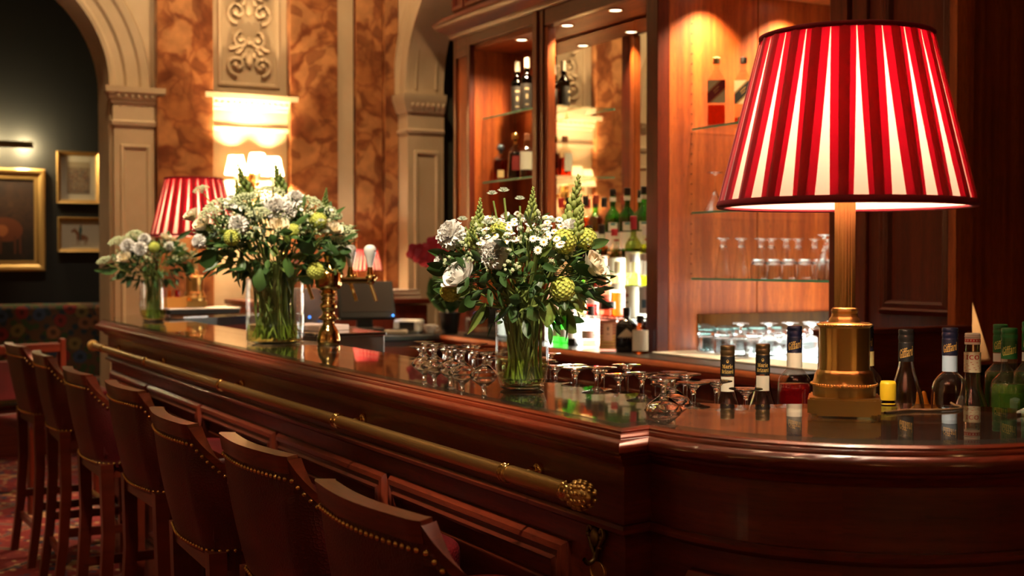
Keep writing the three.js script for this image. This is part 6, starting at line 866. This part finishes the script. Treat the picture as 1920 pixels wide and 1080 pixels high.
  part('reflector', sheetArc(0.024, 0.6, -0.32, 0.72).translate(0, 0.08, 0.11), std({ color: C(0.25, 0.18, 0.08), metalness: 1, roughness: 0.4, side: THREE.DoubleSide }), pl); part('light_tube', cyl(0.008, 0.008, 0.56, 0, 0, 0, 10).rotateZ(PI / 2).translate(0, 0.082, 0.106), std({ color: C(1, 0.9, 0.6), emissive: C(1, 0.75, 0.35), emissiveIntensity: 3 }), pl);
  for (const x of [-0.2, 0.04, 0.27]) glow(pl, x, 0.078, 0.08, C(1, 0.78, 0.42), 1.3, 1);
  // banquette
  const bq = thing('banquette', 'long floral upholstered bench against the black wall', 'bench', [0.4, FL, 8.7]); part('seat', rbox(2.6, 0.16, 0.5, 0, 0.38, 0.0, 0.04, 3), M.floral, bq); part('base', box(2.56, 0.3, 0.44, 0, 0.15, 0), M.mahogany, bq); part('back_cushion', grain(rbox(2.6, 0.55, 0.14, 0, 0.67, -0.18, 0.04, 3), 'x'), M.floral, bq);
  // low table and chair beyond the last stool
  const tb = thing('low_table', 'dark low wooden table beyond the last bar stool', 'table', [0.55, FL, 7.9]); part('top', wood(rbox(0.7, 0.03, 0.5, 0, 0.6, 0, 0.006, 2), 'x'), M.mahogany, tb); for (const [a, b] of [[-1, -1], [1, -1], [-1, 1], [1, 1]]) part('leg', box(0.04, 0.59, 0.04, a * 0.31, 0.295, b * 0.21), M.mahogany, tb);
  const ch = thing('wooden_chair', 'dark wooden armchair behind the farthest bar stool', 'chair', [1.0, FL, 6.75], 0.35);
  part('seat', rbox(0.38, 0.05, 0.38, 0, 0.43, 0, 0.015, 2), M.leather, ch); part('back_rail', wood(rbox(0.4, 0.05, 0.025, 0, 0.775, -0.2, 0.006, 2), 'x'), M.stoolWood, ch); part('back_panel', wood(rbox(0.34, 0.2, 0.016, 0, 0.62, -0.2, 0.005, 1), 'x'), M.leather, ch);
  for (const [a, b] of [[-1, -1], [1, -1]]) part('back_post', wood(rbox(0.032, 0.82, 0.032, a * 0.195, 0.41, -0.2, 0.006, 1), 'y'), M.stoolWood, ch); for (const a of [-1, 1]) part('leg', wood(rbox(0.032, 0.43, 0.032, a * 0.175, 0.215, 0.17, 0.006, 1), 'y'), M.stoolWood, ch);
}

// =====================================================================
// CEILING LIGHTS added out of view to brighten room and flowers
// =====================================================================
function addedCeilingSpot(label, v, u, power, tv, tu, color = WARM, ang = 0.75) {  // unseen ceiling fixtures, added for the light they give
  const o = thing('added_downlight', label, 'added ceiling light', [v, CEIL - 0.012, u], 0, 'added ceiling downlights'); part('trim_ring', new THREE.TorusGeometry(0.06, 0.008, 8, 32).rotateX(PI / 2), M.brass, o); part('lamp_glass', cyl(0.055, 0.055, 0.006, 0, 0.004, 0, 28), M.downGlow, o);
  const s = spot(o, 0, -0.012, 0, tv - v, -3, -(tu - u), color, power, ang, 0.8); s.shadow.radius = 4; return o;
}
const FLOWER_FILL = C(1, 0.84, 0.62);
addedCeilingSpot('unseen ceiling spot added beyond the arch to brighten the pictures', 1.3, 7.75, 18, 1.5, 8.95, SOFT, 0.15);  // added because the pictures came out too dark
addedCeilingSpot('added unseen ceiling light over the bar stools, near end', 0.2, 1.6, 8, 0.95, 2.2); addedCeilingSpot('added unseen ceiling light over the bar stools, middle', 0.3, 3.6, 8, 1.0, 3.7); addedCeilingSpot('added unseen ceiling light over the bar stools, far end', 0.3, 5.4, 8, 1.1, 5.4);
addedCeilingSpot('added unseen spot brightening the near bouquet', 0.1, 0.3, 150, 1.21, 2.19, FLOWER_FILL, 0.15); addedCeilingSpot('added unseen spot brightening the middle bouquet', 0.1, 1.9, 150, 1.22, 3.78, FLOWER_FILL, 0.18); addedCeilingSpot('added unseen spot brightening the far bouquet', 0.2, 3.6, 110, 1.22, 5.4, FLOWER_FILL, 0.15);  // invented spots that whiten the flowers and spare the bar front
addedCeilingSpot('added unseen ceiling light before the marble wall', 2.2, 5.6, 25, 2.3, 7.2, WARM, 0.9); addedCeilingSpot('added unseen ceiling light over the bar workplace', 1.9, 3.2, 14, 1.9, 3.2); addedCeilingSpot('added unseen ceiling light before the arch', 0.9, 5.7, 13, 1.4, 7.2, WARM, 0.8);

// ---------- plan units to metres, shadows ----------
function finish() {
  for (const o of scene.children) { o.position.set(o.position.x * K, (o.position.y - FL) * K, o.position.z * K); o.scale.multiplyScalar(K); }
  scene.traverse(o => { if (o.isMesh) { o.castShadow = true; o.receiveShadow = true; } else if (o.isPointLight || o.isSpotLight) o.castShadow = true; });
}
finish();
scene.updateMatrixWorld(true);
renderer.render(scene, camera);
